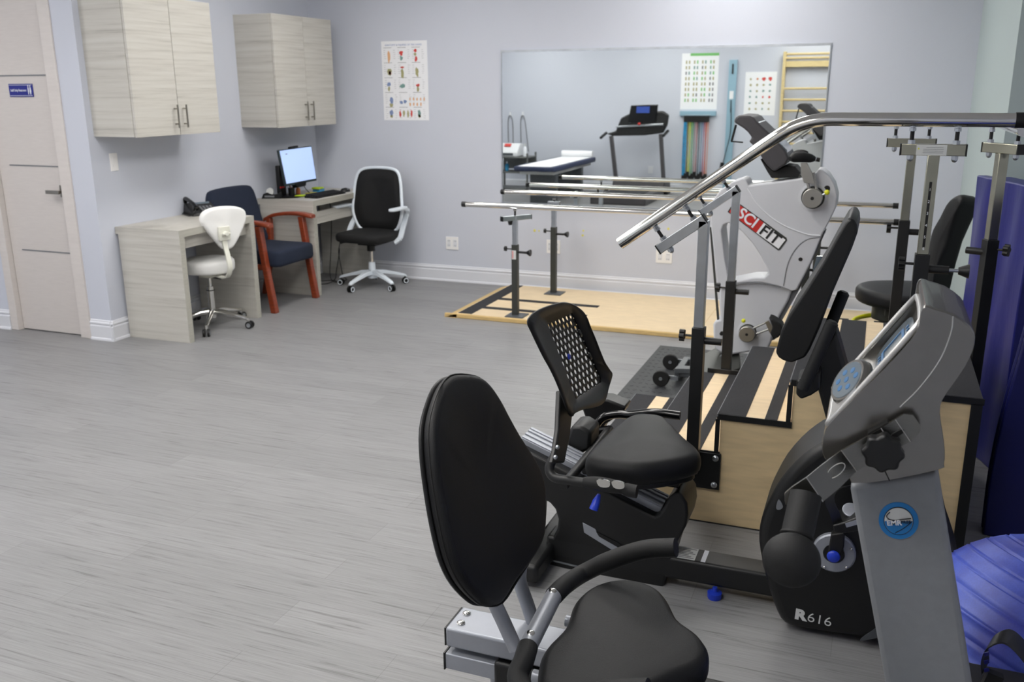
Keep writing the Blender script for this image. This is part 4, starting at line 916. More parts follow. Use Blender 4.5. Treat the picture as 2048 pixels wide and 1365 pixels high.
# U-shaped side handle behind the seat
ch1, ch2 = aZ(1108, 1192, .535), aZ(1055, 1296, .535)
dch = (ch1-ch2).normalized()
MB().cyl(ch1+dch*.01, ch2-dch*.01, .0195, 22).build('handle_crossbar', 'silver_paint', t)
for c_, off in ((ch1, .0), (ch2, .02)): MB().lathe(c_-dch*.012*(1 if c_ is ch1 else -2)+V((0, 0, .0185)), V((.15, -.2, 1)), [(.0085, 0), (.0085, .002), (.005, .004), (.001, .0042)], 14).build('bolt', 'chrome', t)
fp = bez([ch1-dch*.002, ch1+dch*.05+V((.012, 0, 0)), aY(1165, 1148, 1.915), aY(1225, 1120, 1.93), aY(1290, 1100, 1.935), aY(1352, 1096, 1.935)], 6)
k_ = len(fp); MB().tube(fp, [.0215 if i < k_*.5 else .0225 for i in range(k_)], 22).build('hand_grip', 'foam', t, angle=60)
npth = bez([ch2+dch*.002, ch2-dch*.04+V((.004, 0, -.004)), V((-.575, 1.475, .515)), V((-.52, 1.43, .505)), V((-.45, 1.42, .53)), V((-.38, 1.42, .575)), V((-.30, 1.42, .60))], 6)
MB().tube(npth, .0215, 20).build('hand_grip', 'foam', t, angle=60)
MB().tube(bez([V((-.565, 1.49, .50)), V((-.545, 1.50, .47)), V((-.55, 1.51, .44)), V((-.58, 1.53, .41))], 5), .003, 6).build('sensor_cable', 'deep_black', t)
for a_, c_ in (((985, 1195), (1032, 1300)), ((1040, 1165), (1072, 1262))):
    y_ = 1.66 if a_[0] < 1000 else 1.80
    p1 = aP(*a_, bp_-bn*.04, bn); p1.y = y_
    MB().tube(bez([aY(a_[0], a_[1]-30, y_), aY(*a_, y_), aY((a_[0]+c_[0])/2, (a_[1]+c_[1])/2, y_), aY(*c_, y_-.01)], 5), .0165, 16).build('back_support_tube', 'silver_paint', t)
# column
YK = 1.62
colp = [(1699, 972), (1876, 945), (1943, 1365), (1985, 1640), (1812, 1640), (1770, 1365)]
MB().prism(PY(colp, YK), (0, .155, 0)).build('console_column', 'column_grey', t, bevel=.010, seg=3)
cb = aY(1797, 1042, YK-.0005)
rr = (aY(1838, 1042, YK)-aY(1797, 1042, YK)).length*.98
rz = (aY(1797, 1005, YK)-aY(1797, 1042, YK)).length
def disc(c, r1, r2, y, m, nm, par, a0=0, a1=2*pi, n=40):
    MB().prism([V((c.x+r1*cos(a0+(a1-a0)*i/n), c.y+y, c.z+r2*sin(a0+(a1-a0)*i/n))) for i in range(n)], (0, .001, 0)).build(nm, m, par, smooth=False)
em = MB().prism([V((cb.x+rr*cos(2*pi*i/48), cb.y-.001, cb.z+rz*sin(2*pi*i/48))) for i in range(48)], (0, .0015, 0)).build('emblem', 'emr_blue', t, smooth=False, label='round blue emblem')
disc(cb, rr*.745, rz*.76, -.002, 'ink_black', 'emblem_ring', em); disc(cb, rr*.71, rz*.72, -.0028, 'sky_blue' if 0 else 'label_paper', 'emblem_field', em)
disc(cb, rr*.70, rz*.71, -.0034, 'emr_blue', 'emblem_field_lower', em, radians(188), radians(374))
sw = [V((cb.x+rr*u, cb.y-.0045, cb.z+rz*v)) for u, v in ((-.48, .45), (-.62, .22), (-.5, .06), (-.2, .03), (.2, .16), (.6, .27))]
MB().tube(bez(sw, 5), .0009, 6).build('emblem_swoosh', 'ink_black', em)
sw = [V((cb.x+rr*u, cb.y-.0045, cb.z+rz*v)) for u, v in ((.66, .12), (.45, -.15), (.2, -.4), (-.1, -.64))]
MB().tube(bez(sw, 5), .0006, 6).build('emblem_line', 'ink_black', em)
xd_, zd_ = V((.975, 0, .2)), V((-.2, 0, .975))
text('EMR', rr*.40, V((cb.x-rr*.58, cb.y-.0055, cb.z-rz*.17)), xd_, zd_, 'ink_white', em, bold=.0003)
text('FREE', rr*.24, V((cb.x+rr*.12, cb.y-.0055, cb.z-rz*.01)), xd_, zd_, 'ink_black', em)
# console
YS, YE = 1.575, 1.815
cp = [(1649, 920), (1643, 895), (1650, 862), (1667, 838), (1706, 799), (1747, 759), (1789, 716), (1824, 677), (1838, 650), (1843, 622), (1852, 612), (1871, 618), (1908, 630), (1942, 655), (1951, 676), (1947, 700), (1932, 732), (1906, 770), (1886, 800), (1880, 828), (1886, 870), (1890, 905), (1888, 933), (1878, 942), (1778, 963), (1702, 969), (1700, 945), (1672, 935)]
cpp = cl(PY(cp, YS), 2)
# two flanks with a raised rim and a recessed core between them
cc = sum(cpp, V())/len(cpp); n_ = len(cpp)
core = [(1649, 920), (1643, 895), (1650, 862), (1667, 838), (1706, 800), (1728, 784), (1757, 776), (1806, 727), (1836, 690), (1846, 655), (1845, 630), (1852, 612)]+cp[11:]
corep = cl(PY(core, YS), 2)
def loft(outl, sl_, nm):
    b = MB(); m_ = len(outl)
    for dy, s_ in sl_:
        for p in outl: b.v.append(V((cc.x+(p.x-cc.x)*s_, YS+dy, cc.z+(p.z-cc.z)*s_)))
    for i in range(len(sl_)-1):
        for j in range(m_): j2 = (j+1) % m_; b.f.append((i*m_+j, i*m_+j2, (i+1)*m_+j2, (i+1)*m_+j))
    b.f.append(tuple(range(m_))); b.f.append(tuple((len(sl_)-1)*m_+j for j in range(m_))[::-1]); return b
D_ = YE-YS
b = loft(cpp, [(0, .985), (.004, .996), (.009, 1.0), (.013, .998)], ''); b2_ = loft(corep, [(.012, .997), (D_-.012, .997)], ''); b3_ = loft(cpp, [(D_-.013, .998), (D_-.009, 1.0), (D_-.004, .996), (D_, .985)], '')
b.add(b2_.v, b2_.f); b.add(b3_.v, b3_.f)
cons = b.build('console', 'console_silver', t, angle=48)
P0, P1 = aY(1662, 846, YS), aY(1836, 655, YS)     # display face: runs along the sloping rim
fd = (P1-P0).normalized(); fn = V((-fd.z, 0, fd.x)); FL = (P1-P0).length
def fp_(u, v, h=0): return P0+fd*(u*FL)+V((0, v, 0))+fn*h     # u along slope, v across
rim = cl([fp_(u, v, .0) for u, v in ((-.02, .04), (.0, .014), (.5, .009), (.97, .014), (1.04, .05), (1.04, .19), (.97, .226), (.5, .231), (.0, .226), (-.02, .20))], 5)
MB().tube(rim, .0055, 10, closed=True).build('face_rim', 'console_silver_light', cons)
MB().prism([fp_(-.0, .02, .0015), fp_(.30, .02, .0015), fp_(.30, .22, .0015), fp_(-.0, .22, .0015)], fn*.001).build('face_panel', 'console_silver_light', cons)
S0, S1 = aY(1753, 780, YS), aY(1838, 684, YS); sfd = (S1-S0).normalized(); sfn = V((-sfd.z, 0, sfd.x)); SL = (S1-S0).length
def sp2(u, v, h=0): return S0+sfd*((u-.5)/.5*SL)+V((0, v, 0))+sfn*h
sc_ = cl([sp2(u, v, .002) for u, v in ((.50, .12), (.56, .035), (.93, .035), (.985, .12), (.93, .205), (.56, .205))], 5)
MB().prism(sc_, sfn*.002).build('screen', 'lcd', cons)
b = MB(); pw = .0035
for a_, c_ in (((.60, .070), (.86, .070)), ((.60, .165), (.86, .165)), ((.60, .070), (.60, .165)), ((.86, .070), (.86, .165))): b.bar(sp2(*a_, .005), sp2(*c_, .005), .006, .001, up=sfn)
for i in range(4): b.bar(sp2(.90, .085+i*.022, .005), sp2(.935, .085+i*.022, .005), .006, .001, up=sfn)
for i in range(5): b.bar(sp2(.54, .085+i*.018, .005), sp2(.57, .085+i*.018, .005), .006, .001, up=sfn)
b.build('screen_print', 'lcd_blue', cons)
pd = fp_(.26, .085, .0); MB().lathe(pd, (fn+V((0, -.35, 0))), [(.046, 0), (.045, .010), (.041, .016), (.0, .0161)], 36).build('keypad_pod', 'console_silver', cons)
kn = (fn+V((0, -.35, 0))).normalized(); kx_ = fd; ky_ = kn.cross(kx_).normalized()
kp = MB().lathe(pd+kn*.0158, kn, [(.037, 0), (.036, .0015), (.0, .0016)], 30).build('keypad', 'lcd', cons)
for i, (u, v) in enumerate(((0, 0), (.021, .006), (-.021, -.004), (.004, .022), (-.004, -.022), (.022, -.016), (-.018, .018))):
    MB().lathe(pd+kn*.0172+kx_*u*.9+ky_*v*.9, kn, [(.0062, 0), (.0055, .001), (.0, .0012)], 14).build('key', 'lcd_blue', kp)
# seams on the near flank
def flank(pts, nm, r=.0011, m='console_silver_light', y=YS-.0005): MB().tube(bez(PY(pts, y), 6), r, 6).build(nm, m, cons)
flank([(1906, 633), (1902, 665), (1880, 720), (1840, 775), (1800, 815)], 'shell_seam', y=YS-.0002)
flank([(1752, 902), (1765, 932), (1779, 962)], 'shell_seam', .001, 'deep_black', YS-.0002)
# handlebar bracket: bent flat steel
top = [((1569, 1003), 1.49), ((1569, 988), 1.49), ((1583, 976), 1.49), ((1613, 956), 1.49), ((1645, 930), 1.515), ((1683, 902), 1.545), ((1736, 873), 1.55), ((1808, 829), 1.555), ((1826, 831), 1.555), ((1839, 849), 1.555)]
bot = [((1571, 1010), 1.49), ((1586, 1012), 1.49), ((1600, 1012), 1.49), ((1646, 1004), 1.49), ((1680, 976), 1.515), ((1713, 943), 1.545), ((1755, 920), 1.55), ((1818, 885), 1.555), ((1834, 873), 1.555), ((1841, 862), 1.555)]
b = MB(); vs = []; n_ = len(top)
for dy in (0, .006):
    for (q, y) in top: vs.append(aY(*q, y)+V((0, dy, 0)))
    for (q, y) in bot: vs.append(aY(*q, y)+V((0, dy, 0)))
fs = []
for i in range(n_-1):
    fs += [(i, i+1, n_+i+1, n_+i), (2*n_+i, 3*n_+i, 3*n_+i+1, 2*n_+i+1), (i, 2*n_+i, 2*n_+i+1, i+1), (n_+i, n_+i+1, 3*n_+i+1, 3*n_+i)]
fs += [(0, n_, 3*n_, 2*n_), (n_-1, 3*n_-1, 4*n_-1, 2*n_-1)]
b.add(vs, fs); hb = b.build('handlebar_bracket', 'bracket_steel', t, angle=25)
def lineb(pts, ys, nm, m='console_silver_light', r=.0008): MB().tube([aY(*p, y) for p, y in zip(pts, ys)], r, 6).build(nm, m, hb)
lineb([(1683, 902), (1713, 943)], [1.5445, 1.5445], 'bend_line'); lineb([(1613, 956), (1646, 1004)], [1.489, 1.489], 'bend_line')
lineb([(1791, 840), (1821, 884)], [1.5525, 1.5525], 'scale_line'); lineb([(1762, 857), (1771, 871)], [1.552, 1.552], 'scale_line')
MB().tube([aY(1672+17*cos(2*pi*i/24)+6*sin(2*pi*i/24), 942-13*cos(2*pi*i/24)+8*sin(2*pi*i/24), 1.515) for i in range(24)], .0008, 6, closed=True).build('pressed_oval', 'console_silver_light', hb)
MB().prism(PY([(1776, 878), (1784, 868), (1803, 858), (1809, 862), (1806, 868), (1786, 880)], 1.5525), (0, .004, 0)).build('slot', 'deep_black', hb, bevel=.001)
kc = aY(1766, 896, 1.545); b = MB(); kb = []
for i in range(64):
    a = 2*pi*i/64; r = .031+.0022*cos(8*a); kb.append(kc+V((r*cos(a), -.008, r*sin(a))))
b.prism(kb, (0, -.024, 0)); b.cyl(kc, kc+V((0, -.01, 0)), .02, 20); b.build('adjustment_knob', 'black_plastic', hb, bevel=.004)
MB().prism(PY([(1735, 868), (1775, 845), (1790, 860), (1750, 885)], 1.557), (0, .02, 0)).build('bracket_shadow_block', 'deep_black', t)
ga, gb = aY(1612, 990, 1.475), aY(1594, 1072, 1.43)
MB().tube([ga, ga+(gb-ga)*.5, gb], .0255, 26).build('hand_grip', 'foam', hb)
MB().torus(gb, (gb-ga), .0245, .003, 26, 8).build('grip_ring', 'deep_black', hb)
gd = (gb-ga).normalized(); MB().ball(gb+gd*.028+V((-.001, -.02, -.004)), .0455, 18, (1, .75, 1)).build('grip_end', 'foam', hb, angle=80)
# drive housing, crank, pedal
MB().lathe((.26, 1.63, .245), (0, 1, 0), [(.20, 0), (.215, .02), (.215, .12), (.20, .14)], 40).build('drive_housing', 'black_plastic', t, bevel=.004)
MB().bar((.28, 1.86, .36), (.315, 1.86, .50), .03, .018, up=(0, 1, 0)).cyl((.28, 1.83, .36), (.28, 1.88, .36), .03, 18).build('crank', 'deep_black', t)
pdl = MB().b2((.27, 1.84, .435), (.42, 1.95, .46)).build('pedal', 'black_plastic', t, bevel=.006)
MB().b2((.30, 1.83, .45), (.36, 1.842, .468)).build('reflector', 'ink_white', pdl)
sp_ = bez([aY(1963, 1352, 1.85), aY(1962, 1325, 1.85), aY(1975, 1300, 1.86), aY(2010, 1290, 1.89), aY(2050, 1330, 1.93), aY(2075, 1380, 1.95)], 6)
b = MB(); w_ = V((.02, .045, 0)); vs = []; 
for p in sp_:
    for h in (0, .004): vs += [p+V((0, 0, h)), p+V((.018, .05, .004))+V((0, 0, h))]
fs = []
for i in range(len(sp_)-1):
    k = i*4; fs += [(k, k+1, k+5, k+4), (k+2, k+6, k+7, k+3), (k, k+4, k+6, k+2), (k+1, k+3, k+7, k+5)]
fs += [(0, 2, 3, 1), (4*len(sp_)-4, 4*len(sp_)-3, 4*len(sp_)-1, 4*len(sp_)-2)]
b.add(vs, fs); stp = b.build('pedal_strap', 'powder_black', t)
for y_ in (1306, 1322, 1338): MB().prism([aY(1967, y_, 1.849), aY(1977, y_-2, 1.849), aY(1979, y_+4, 1.849), aY(1969, y_+7, 1.849)], (0, -.002, 0)).build('strap_hole', 'sky_blue' if 0 else 'blue_vinyl', stp)

# ------------------------------------------------------------------ farther recumbent bike (R616)
YB2 = 2.885
t = thing('recumbent_bike', 'black recumbent bike with perforated backrest standing beside the plywood stairs', 'exercise bike', (-.4, YB2, 0))
bq, bn2 = V((-.86, YB2, .63)), V((.35, 0, .10)).normalized()
PX2 = lambda x, y, k=0: aP(840+x/3.413, 600+y/3.413, bq+bn2*k, bn2)
outer = [(728, 150), (765, 92), (840, 52), (920, 26), (985, 15), (1050, 32), (1105, 72), (1140, 125), (1165, 190), (1195, 260), (1228, 345), (1258, 415), (1288, 465), (1308, 505), (1302, 550), (1285, 620), (1262, 690), (1232, 720), (1180, 738), (1110, 752), (1060, 775), (1035, 800), (1005, 770), (975, 690), (955, 635), (925, 560), (885, 475), (840, 395), (795, 305), (760, 230)]
quad = [(862, 165), (1035, 88), (1240, 560), (1056, 680)]        # TL TR BR BL of the perforated field
def qm(u, v): 
    a = lerp(quad[0], quad[1], u); b_ = lerp(quad[3], quad[2], u); return lerp(a, b_, v)
oc = cl([V((x, y, 0)) for x, y in outer], 3); N = len(oc)
# matching inner ring: walk the quad perimeter by direction from the centre
cen2 = V(((872+1012+1228+1062)/4, (168+92+580+668)/4, 0))
def hitq(d):
    best = None
    Q = [V((x, y, 0)) for x, y in quad]
    for i in range(4):
        a, e = Q[i], Q[(i+1) % 4]-Q[i]; r = a-cen2; den = d.x*e.y-d.y*e.x
        if abs(den) < 1e-9: continue
        s_ = (r.x*e.y-r.y*e.x)/den; w = (r.x*d.y-r.y*d.x)/den
        if s_ > 0 and -1e-6 <= w <= 1+1e-6 and (best is None or s_ < best): best = s_
    return cen2+d*best
inn = [hitq((p-cen2).normalized()) for p in oc]
def lift(x, y):                          # shell bulges forward at its rims
    q = V((x, y, 0)); return 0
vs = []; fs = []
for ring, k in ((oc, .032), ([o_*.72+i_*.28 for o_, i_ in zip(oc, inn)], .012), (inn, 0)):
    for p in ring: vs.append(PX2(p.x, p.y, k*(1.0 if p.x < 1000 else .45)))
for i in range(2):
    for j in range(N): j2 = (j+1) % N; fs.append((i*N+j, i*N+j2, (i+1)*N+j2, (i+1)*N+j))
b = MB(); b.add(vs, fs)
U, W = 7, 12                             # perforated field with real oval holes, rows staggered
for j in range(W):
    odd = j % 2; cells = [(i+.5*odd, 1) for i in range(U-odd)]
    if odd:
        for u0 in (0, U-.5):
            base = len(b.v); b.v += [PX2(*qm(u/U, v/W)) for u, v in ((u0, j), (u0+.5, j), (u0+.5, j+1), (u0, j+1))]; b.f.append((base, base+1, base+2, base+3))
    for u0, _ in cells:
        n8 = 16; base = len(b.v)
        for k in range(n8):
            a = 2*pi*(k+.5)/n8; m_ = max(abs(cos(a)), abs(sin(a))); b.v.append(PX2(*qm((u0+.5+cos(a)/m_*.5)/U, (j+.5+sin(a)/m_*.5)/W)))
        for k in range(n8): a = 2*pi*(k+.5)/n8; b.v.append(PX2(*qm((u0+.5+.33*cos(a))/U, (j+.5+.40*sin(a))/W)))
        for k in range(n8): k2 = (k+1) % n8; b.f.append((base+k, base+k2, base+n8+k2, base+n8+k))
o = b.build('backrest', 'black_plastic', t, angle=50)
sm = o.modifiers.new('thickness', 'SOLIDIFY'); sm.thickness = .0045; sm.offset = -1
MB().lathe(PX2(1008, 390)+bn2*.004, bn2, [(.011, 0), (.009, .004), (0, .005)], 16).build('blue_badge', 'blue', t)
# upright bar under the backrest
MB().prism([aP(x, y, bq-bn2*.01, bn2) for x, y in ((1121, 780), (1146, 825), (1141, 870), (1130, 926), (1106, 926), (1112, 900), (1118, 860))], -bn2*.018).build('back_post', 'powder_black', t, bevel=.005)
for x, y in ((1115, 895), (1111, 915)): MB().ball(aP(x, y, bq, bn2), .007, 8).build('bolt', 'zinc', t)
# seat
so = [(-.80, 2.665), (-.805, 2.78), (-.80, 2.885), (-.79, 2.98), (-.765, 3.09), (-.73, 3.135), (-.66, 3.142), (-.60, 3.07), (-.535, 2.965), (-.475, 2.88), (-.452, 2.815), (-.475, 2.765), (-.54, 2.70), (-.62, 2.645), (-.70, 2.63), (-.765, 2.635)]
b = MB(); b.cushion(cl([V((x, y, .42)) for x, y in so], 4), (0, 0, .082), .010, .034); b.build('seat', 'vinyl', t, angle=75)
MB().prism(cl([V((-.64+(x+.64)*.9, 2.88+(y-2.88)*.9, .405)) for x, y in so], 2), (0, 0, .02)).build('seat_shell', 'black_plastic', t, bevel=.004)
MB().b2((-.86, 2.82, .36), (-.52, 2.95, .41)).build('seat_carriage', 'black_plastic', t, bevel=.008)
# sloping aluminium rail
ra, rb_ = aY(1036, 893, 2.835), aY(1316, 1034, 2.835)
dr = (rb_-ra).normalized(); nr = V((-dr.z, 0, dr.x))
MB().prism([ra, rb_, rb_+nr*.038, ra+nr*.038], (0, .10, 0)).build('seat_rail', 'silver_paint', t, bevel=.003)
for y in (2.835, 2.868, 2.90, 2.922): MB().prism([ra+nr*.038+V((0, y-2.835, 0)), rb_+nr*.038+V((0, y-2.835, 0)), rb_+nr*.043+V((0, y-2.835, 0)), ra+nr*.043+V((0, y-2.835, 0))], (0, .013, 0)).build('rail_ridge', 'silver_paint', t, bevel=.0015)
body = [(1040, 896), (1091, 922), (1200, 978), (1308, 1034), (1318, 1030), (1328, 1016), (1338, 995), (1352, 984), (1362, 989), (1374, 1008), (1376, 1032), (1371, 1055), (1355, 1085), (1346, 1110), (1334, 1150), (1326, 1178), (1290, 1176), (1180, 1152), (1060, 1122), (1062, 1112), (1104, 1078), (1114, 1060), (1116, 1040), (1110, 1020), (1098, 1006), (1080, 1000), (1066, 1010), (1060, 1112), (1046, 1112)]
MB().prism(PY(body, 2.80), (0, .17, 0)).build('rear_frame', 'black_plastic', t, bevel=.012, seg=3, angle=60)
MB().prism(PY([(1165, 1046), (1190, 1059), (1196, 1070), (1240, 1098), (1247, 1108), (1232, 1106), (1168, 1066)], 2.798), (0, .004, 0)).build('trim_insert', 'silver_paint', t, bevel=.001)
MB().prism(PY([(1192, 1064), (1235, 1086), (1252, 1099), (1240, 1098), (1198, 1074)], 2.7965), (0, .003, 0)).build('trim_slot', 'deep_black', t)
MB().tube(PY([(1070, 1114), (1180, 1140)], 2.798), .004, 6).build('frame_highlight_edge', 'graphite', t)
# floor beam, label, feet
MB().b2((-.98, 2.80, .035), (.05, 2.90, .115)).build('floor_beam', 'powder_black', t, bevel=.01)
MB().b2((-.545, 2.808, .1152), (-.455, 2.89, .1162)).build('warning_label', 'label_paper', t)
MB().b2((-.435, 2.808, .1152), (-.42, 2.89, .1162)).build('label_stripe', 'ink_white', t)
bb = MB()
for i in range(7): bb.b2((-.54, 2.815+i*.0105, .1162), (-.46-(i % 3)*.01, 2.819+i*.0105, .1166))
bb.build('label_print', 'ink_grey', t)
for x, y in ((-.38, 2.79), (-.38, 2.91)): MB().lathe((x, y, 0), (0, 0, 1), [(.022, 0), (.024, .006), (.024, .022), (.010, .026), (.008, .04)], 18).build('levelling_foot', 'blue', t)
MB().b2((-1.03, 2.62, .02), (-.95, 3.12, .09)).build('rear_stabilizer', 'powder_black', t, bevel=.015)
MB().b2((.33, 2.56, .02), (.41, 3.08, .09)).build('front_stabilizer', 'powder_black', t, bevel=.015)
# handles beside the seat
pth = bez([aY(1114, 905, 2.62), aY(1099, 935, 2.60), aY(1108, 955, 2.585), aY(1140, 962, 2.58), aY(1172, 966, 2.58)], 6)
MB().tube(pth, .0155, 14).build('side_handle', 'powder_black', t)
gpts = bez([aY(1168, 965, 2.58), aY(1195, 968, 2.58), aY(1235, 975, 2.58), aY(1262, 982, 2.58), aY(1274, 984, 2.58)], 5); k_ = len(gpts)
hg = MB().tube(gpts, [.017+.006*sin(pi*min(1, i/(k_*.6))) if i < k_*.6 else .021 for i in range(k_)], 18).build('hand_grip', 'foam', t)
for a_, c_ in ((1193, 1220), (1223, 1249)):
    pts = [(a_, 964), (a_+3, 960.5), ((a_+c_)/2, 959.5), (c_-3, 961.5), (c_, 966), (c_-2, 973), ((a_+c_)/2, 975.5), (a_+4, 973)]
    pts = [(x, y+(x-1193)*.10-1) for x, y in pts]
    MB().prism(cl(PY(pts, 2.5565), 2), (0, .006, 0)).build('pulse_sensor', 'chrome', hg, smooth=False)
MB().tube([aY(1198, 990, 2.60), aY(1193, 1003, 2.58), aY(1187, 1020, 2.57)], [.006, .0125, .0145], 12).build('adjust_lever', 'blue', t)
pth = bez([(-.86, 3.17, .40), aY(1188, 862, 3.17), aY(1205, 836, 3.19), aY(1235, 829, 3.20), aY(1260, 830, 3.20), aY(1310, 826, 3.20), aY(1360, 832, 3.20)], 6)
MB().tube(pth, .0165, 14).build('side_handle', 'black_gloss', t)
MB().tube([(-.86, 2.62, .40), (-.86, 3.18, .40)], .016, 10).build('handle_cross_member', 'powder_black', t)
MB().prism([aY(x, y, 3.22) for x, y in ((1160, 797), (1215, 800), (1252, 815), (1245, 828), (1210, 850), (1200, 868), (1178, 858), (1164, 820))], (0, .09, 0)).build('bottle_holder', 'black_plastic', t, bevel=.008)
MB().prism([aY(x, y, 2.95) for x, y in ((1142, 853), (1160, 852), (1182, 866), (1180, 900), (1150, 915), (1130, 905), (1134, 875))], (0, .12, 0)).build('carriage_housing', 'powder_black', t, bevel=.012)
# front body
fb = [(1518, 1058), (1526, 1030), (1540, 1000), (1560, 965), (1590, 930), (1620, 905), (1650, 888), (1690, 880), (1740, 890), (1800, 920), (1850, 970), (1885, 1030), (1900, 1085), (1915, 1130), (1925, 1180), (1900, 1240), (1840, 1285), (1750, 1282), (1660, 1272), (1600, 1262), (1568, 1252), (1552, 1228), (1535, 1180), (1523, 1130), (1516, 1090)]
YF2 = 2.665
MB().prism(cl(PY(fb, YF2), 2), (0, .27, 0)).build('drive_housing', 'black_plastic', t, bevel=.030, seg=4, angle=70)
MB().prism(cl(PY([(1720, 1282), (1745, 1262), (1800, 1225), (1850, 1235), (1840, 1262), (1760, 1276)], YF2-.002), 3), (0, .004, 0)).build('trim_insert', 'graphite', t)
cR = aY(1590, 1229, YF2-.002); xd = (aY(1650, 1241, YF2)-aY(1588, 1229, YF2)).normalized(); zd = V((-xd.z, 0, xd.x))
xd2, zd2 = V((.995, 0, -.05)), V((.05, 0, .995))
text('R', .046, cR, xd2, zd2, 'label_paper', t, bold=.0028, sx=1.15); text('616', .044, cR+xd2*.036+zd2*-.001, xd2, zd2, 'label_paper', t, bold=-.0004, sx=1.12)
c = aY(1668, 1106, YF2-.01); rg = .062
rgm = MB().lathe(c, (0, -1, 0), [(rg, -.012), (rg, .004), (rg*.93, .008), (rg*.50, .008), (rg*.47, .0)], 40).build('crank_cover', 'silver_paint', t)
for i in range(5): a = 2*pi*i/5+.5; q = c+V((cos(a)*rg*.86, -.009, sin(a)*rg*.86)); MB().ball(q, .005, 8).build('cover_screw', 'chrome', rgm)
MB().cyl(c+V((0, -.005, 0)), c+V((0, -.0085, 0)), rg*.46, 24).build('crank_recess', 'deep_black', rgm)
MB().prism([aY(x, y, YF2-.05) for x, y in ((1654, 1118), (1658, 1095), (1662, 1070), (1690, 1066), (1688, 1095), (1680, 1118), (1668, 1125))], (0, .03, 0)).build('crank_arm', 'deep_black', t, bevel=.004)
cc_ = aY(1667, 1114, YF2-.055); MB().ball(cc_, .019, 12, (1, .5, 1)).build('crank_cap', 'blue', t)
pdl = MB().prism([aY(x, y, YF2-.15) for x, y in ((1665, 1052), (1690, 1045), (1740, 1025), (1752, 1038), (1735, 1060), (1690, 1068), (1668, 1066))], (0, .10, 0)).build('pedal', 'black_plastic', t, bevel=.004)
MB().prism([aY(x, y, YF2-.152) for x, y in ((1690, 1048), (1728, 1036), (1740, 1028), (1745, 1036), (1722, 1048), (1693, 1056))], (0, .003, 0)).build('pedal_trim', 'silver_paint', pdl)
MB().lathe(aY(1702, 1022, YF2-.10), (.1, -.5, .9), [(.024, 0), (.024, .004), (.02, .006)], 22).build('pedal_disc', 'silver_paint', pdl)
sp_ = bez([aY(1669, 1058, YF2-.14), aY(1660, 1030, YF2-.145), aY(1650, 1005, YF2-.14), aY(1658, 985, YF2-.12), aY(1690, 975, YF2-.09), aY(1720, 995, YF2-.06)], 5)
b = MB(); vs = []
for p in sp_:
    for h in (0, .004): vs += [p+V((0, h, 0)), p+V((.024, .012+h, .004))]
fs = []
for i in range(len(sp_)-1):
    k = i*4; fs += [(k, k+1, k+5, k+4), (k+2, k+6, k+7, k+3), (k, k+4, k+6, k+2), (k+1, k+3, k+7, k+5)]
b.add(vs, fs); b.build('pedal_strap', 'powder_black', pdl)
MB().prism(cl(PY([(1553, 1010), (1558, 1000), (1566, 1014), (1560, 1020), (1553, 1019)], YF2-.003), 3), (0, .006, 0)).build('side_reflector', 'zinc', t)
# mast and console
MB().prism(PY([(1625, 742), (1644, 700), (1672, 664), (1682, 700), (1700, 765), (1735, 880), (1760, 930), (1685, 930), (1660, 870), (1644, 812)], 2.83), (0, .11, 0)).build('console_mast', 'powder_black', t, bevel=.012)
kon = [(1699, 437), (1709, 440), (1714, 450), (1715, 466), (1704, 497), (1666, 584), (1640, 655), (1620, 700), (1610, 716), (1582, 727), (1566, 722), (1557, 716), (1551, 706), (1562, 663), (1578, 631), (1613, 578), (1648, 522), (1675, 472), (1690, 446)]
k2 = MB().prism(PY(kon, 2.74), (0, .30, 0)).build('console', 'black_plastic', t, bevel=.010, seg=3, angle=60)
c = aY(1702, 440, 2.74); MB().prism(PY([(1696, 439), (1700, 438), (1705, 440), (1701, 442)], 2.745), (0, .02, .001)).build('console_notch', 'deep_black', k2)
MB().prism([aY(1648, 512, 3.04), aY(1634, 512, 3.04), aY(1626, 540, 3.04), aY(1640, 552, 3.04)], (0, -.01, 0)).build('reading_rack', 'lcd', k2)
for a_, c_, y in (((1664, 646), (1606, 778), 2.72), ((1687, 587), (1645, 690), 2.98)):
    p, q = aY(*a_, y), aY(*c_, y); hh = MB().tube([p, p*.5+q*.5, q], .0185, 18).build('handlebar_grip', 'foam', t)
    MB().tube([p-(q-p).normalized()*.006, p], [.012, .0175], 18).build('grip_cap', 'powder_black', hh)
MB().prism(PY([(1593, 762), (1640, 745), (1640, 780), (1622, 792), (1602, 800), (1592, 790)], 2.76), (0, .12, 0)).build('handlebar_clamp', 'black_plastic', t, bevel=.006)

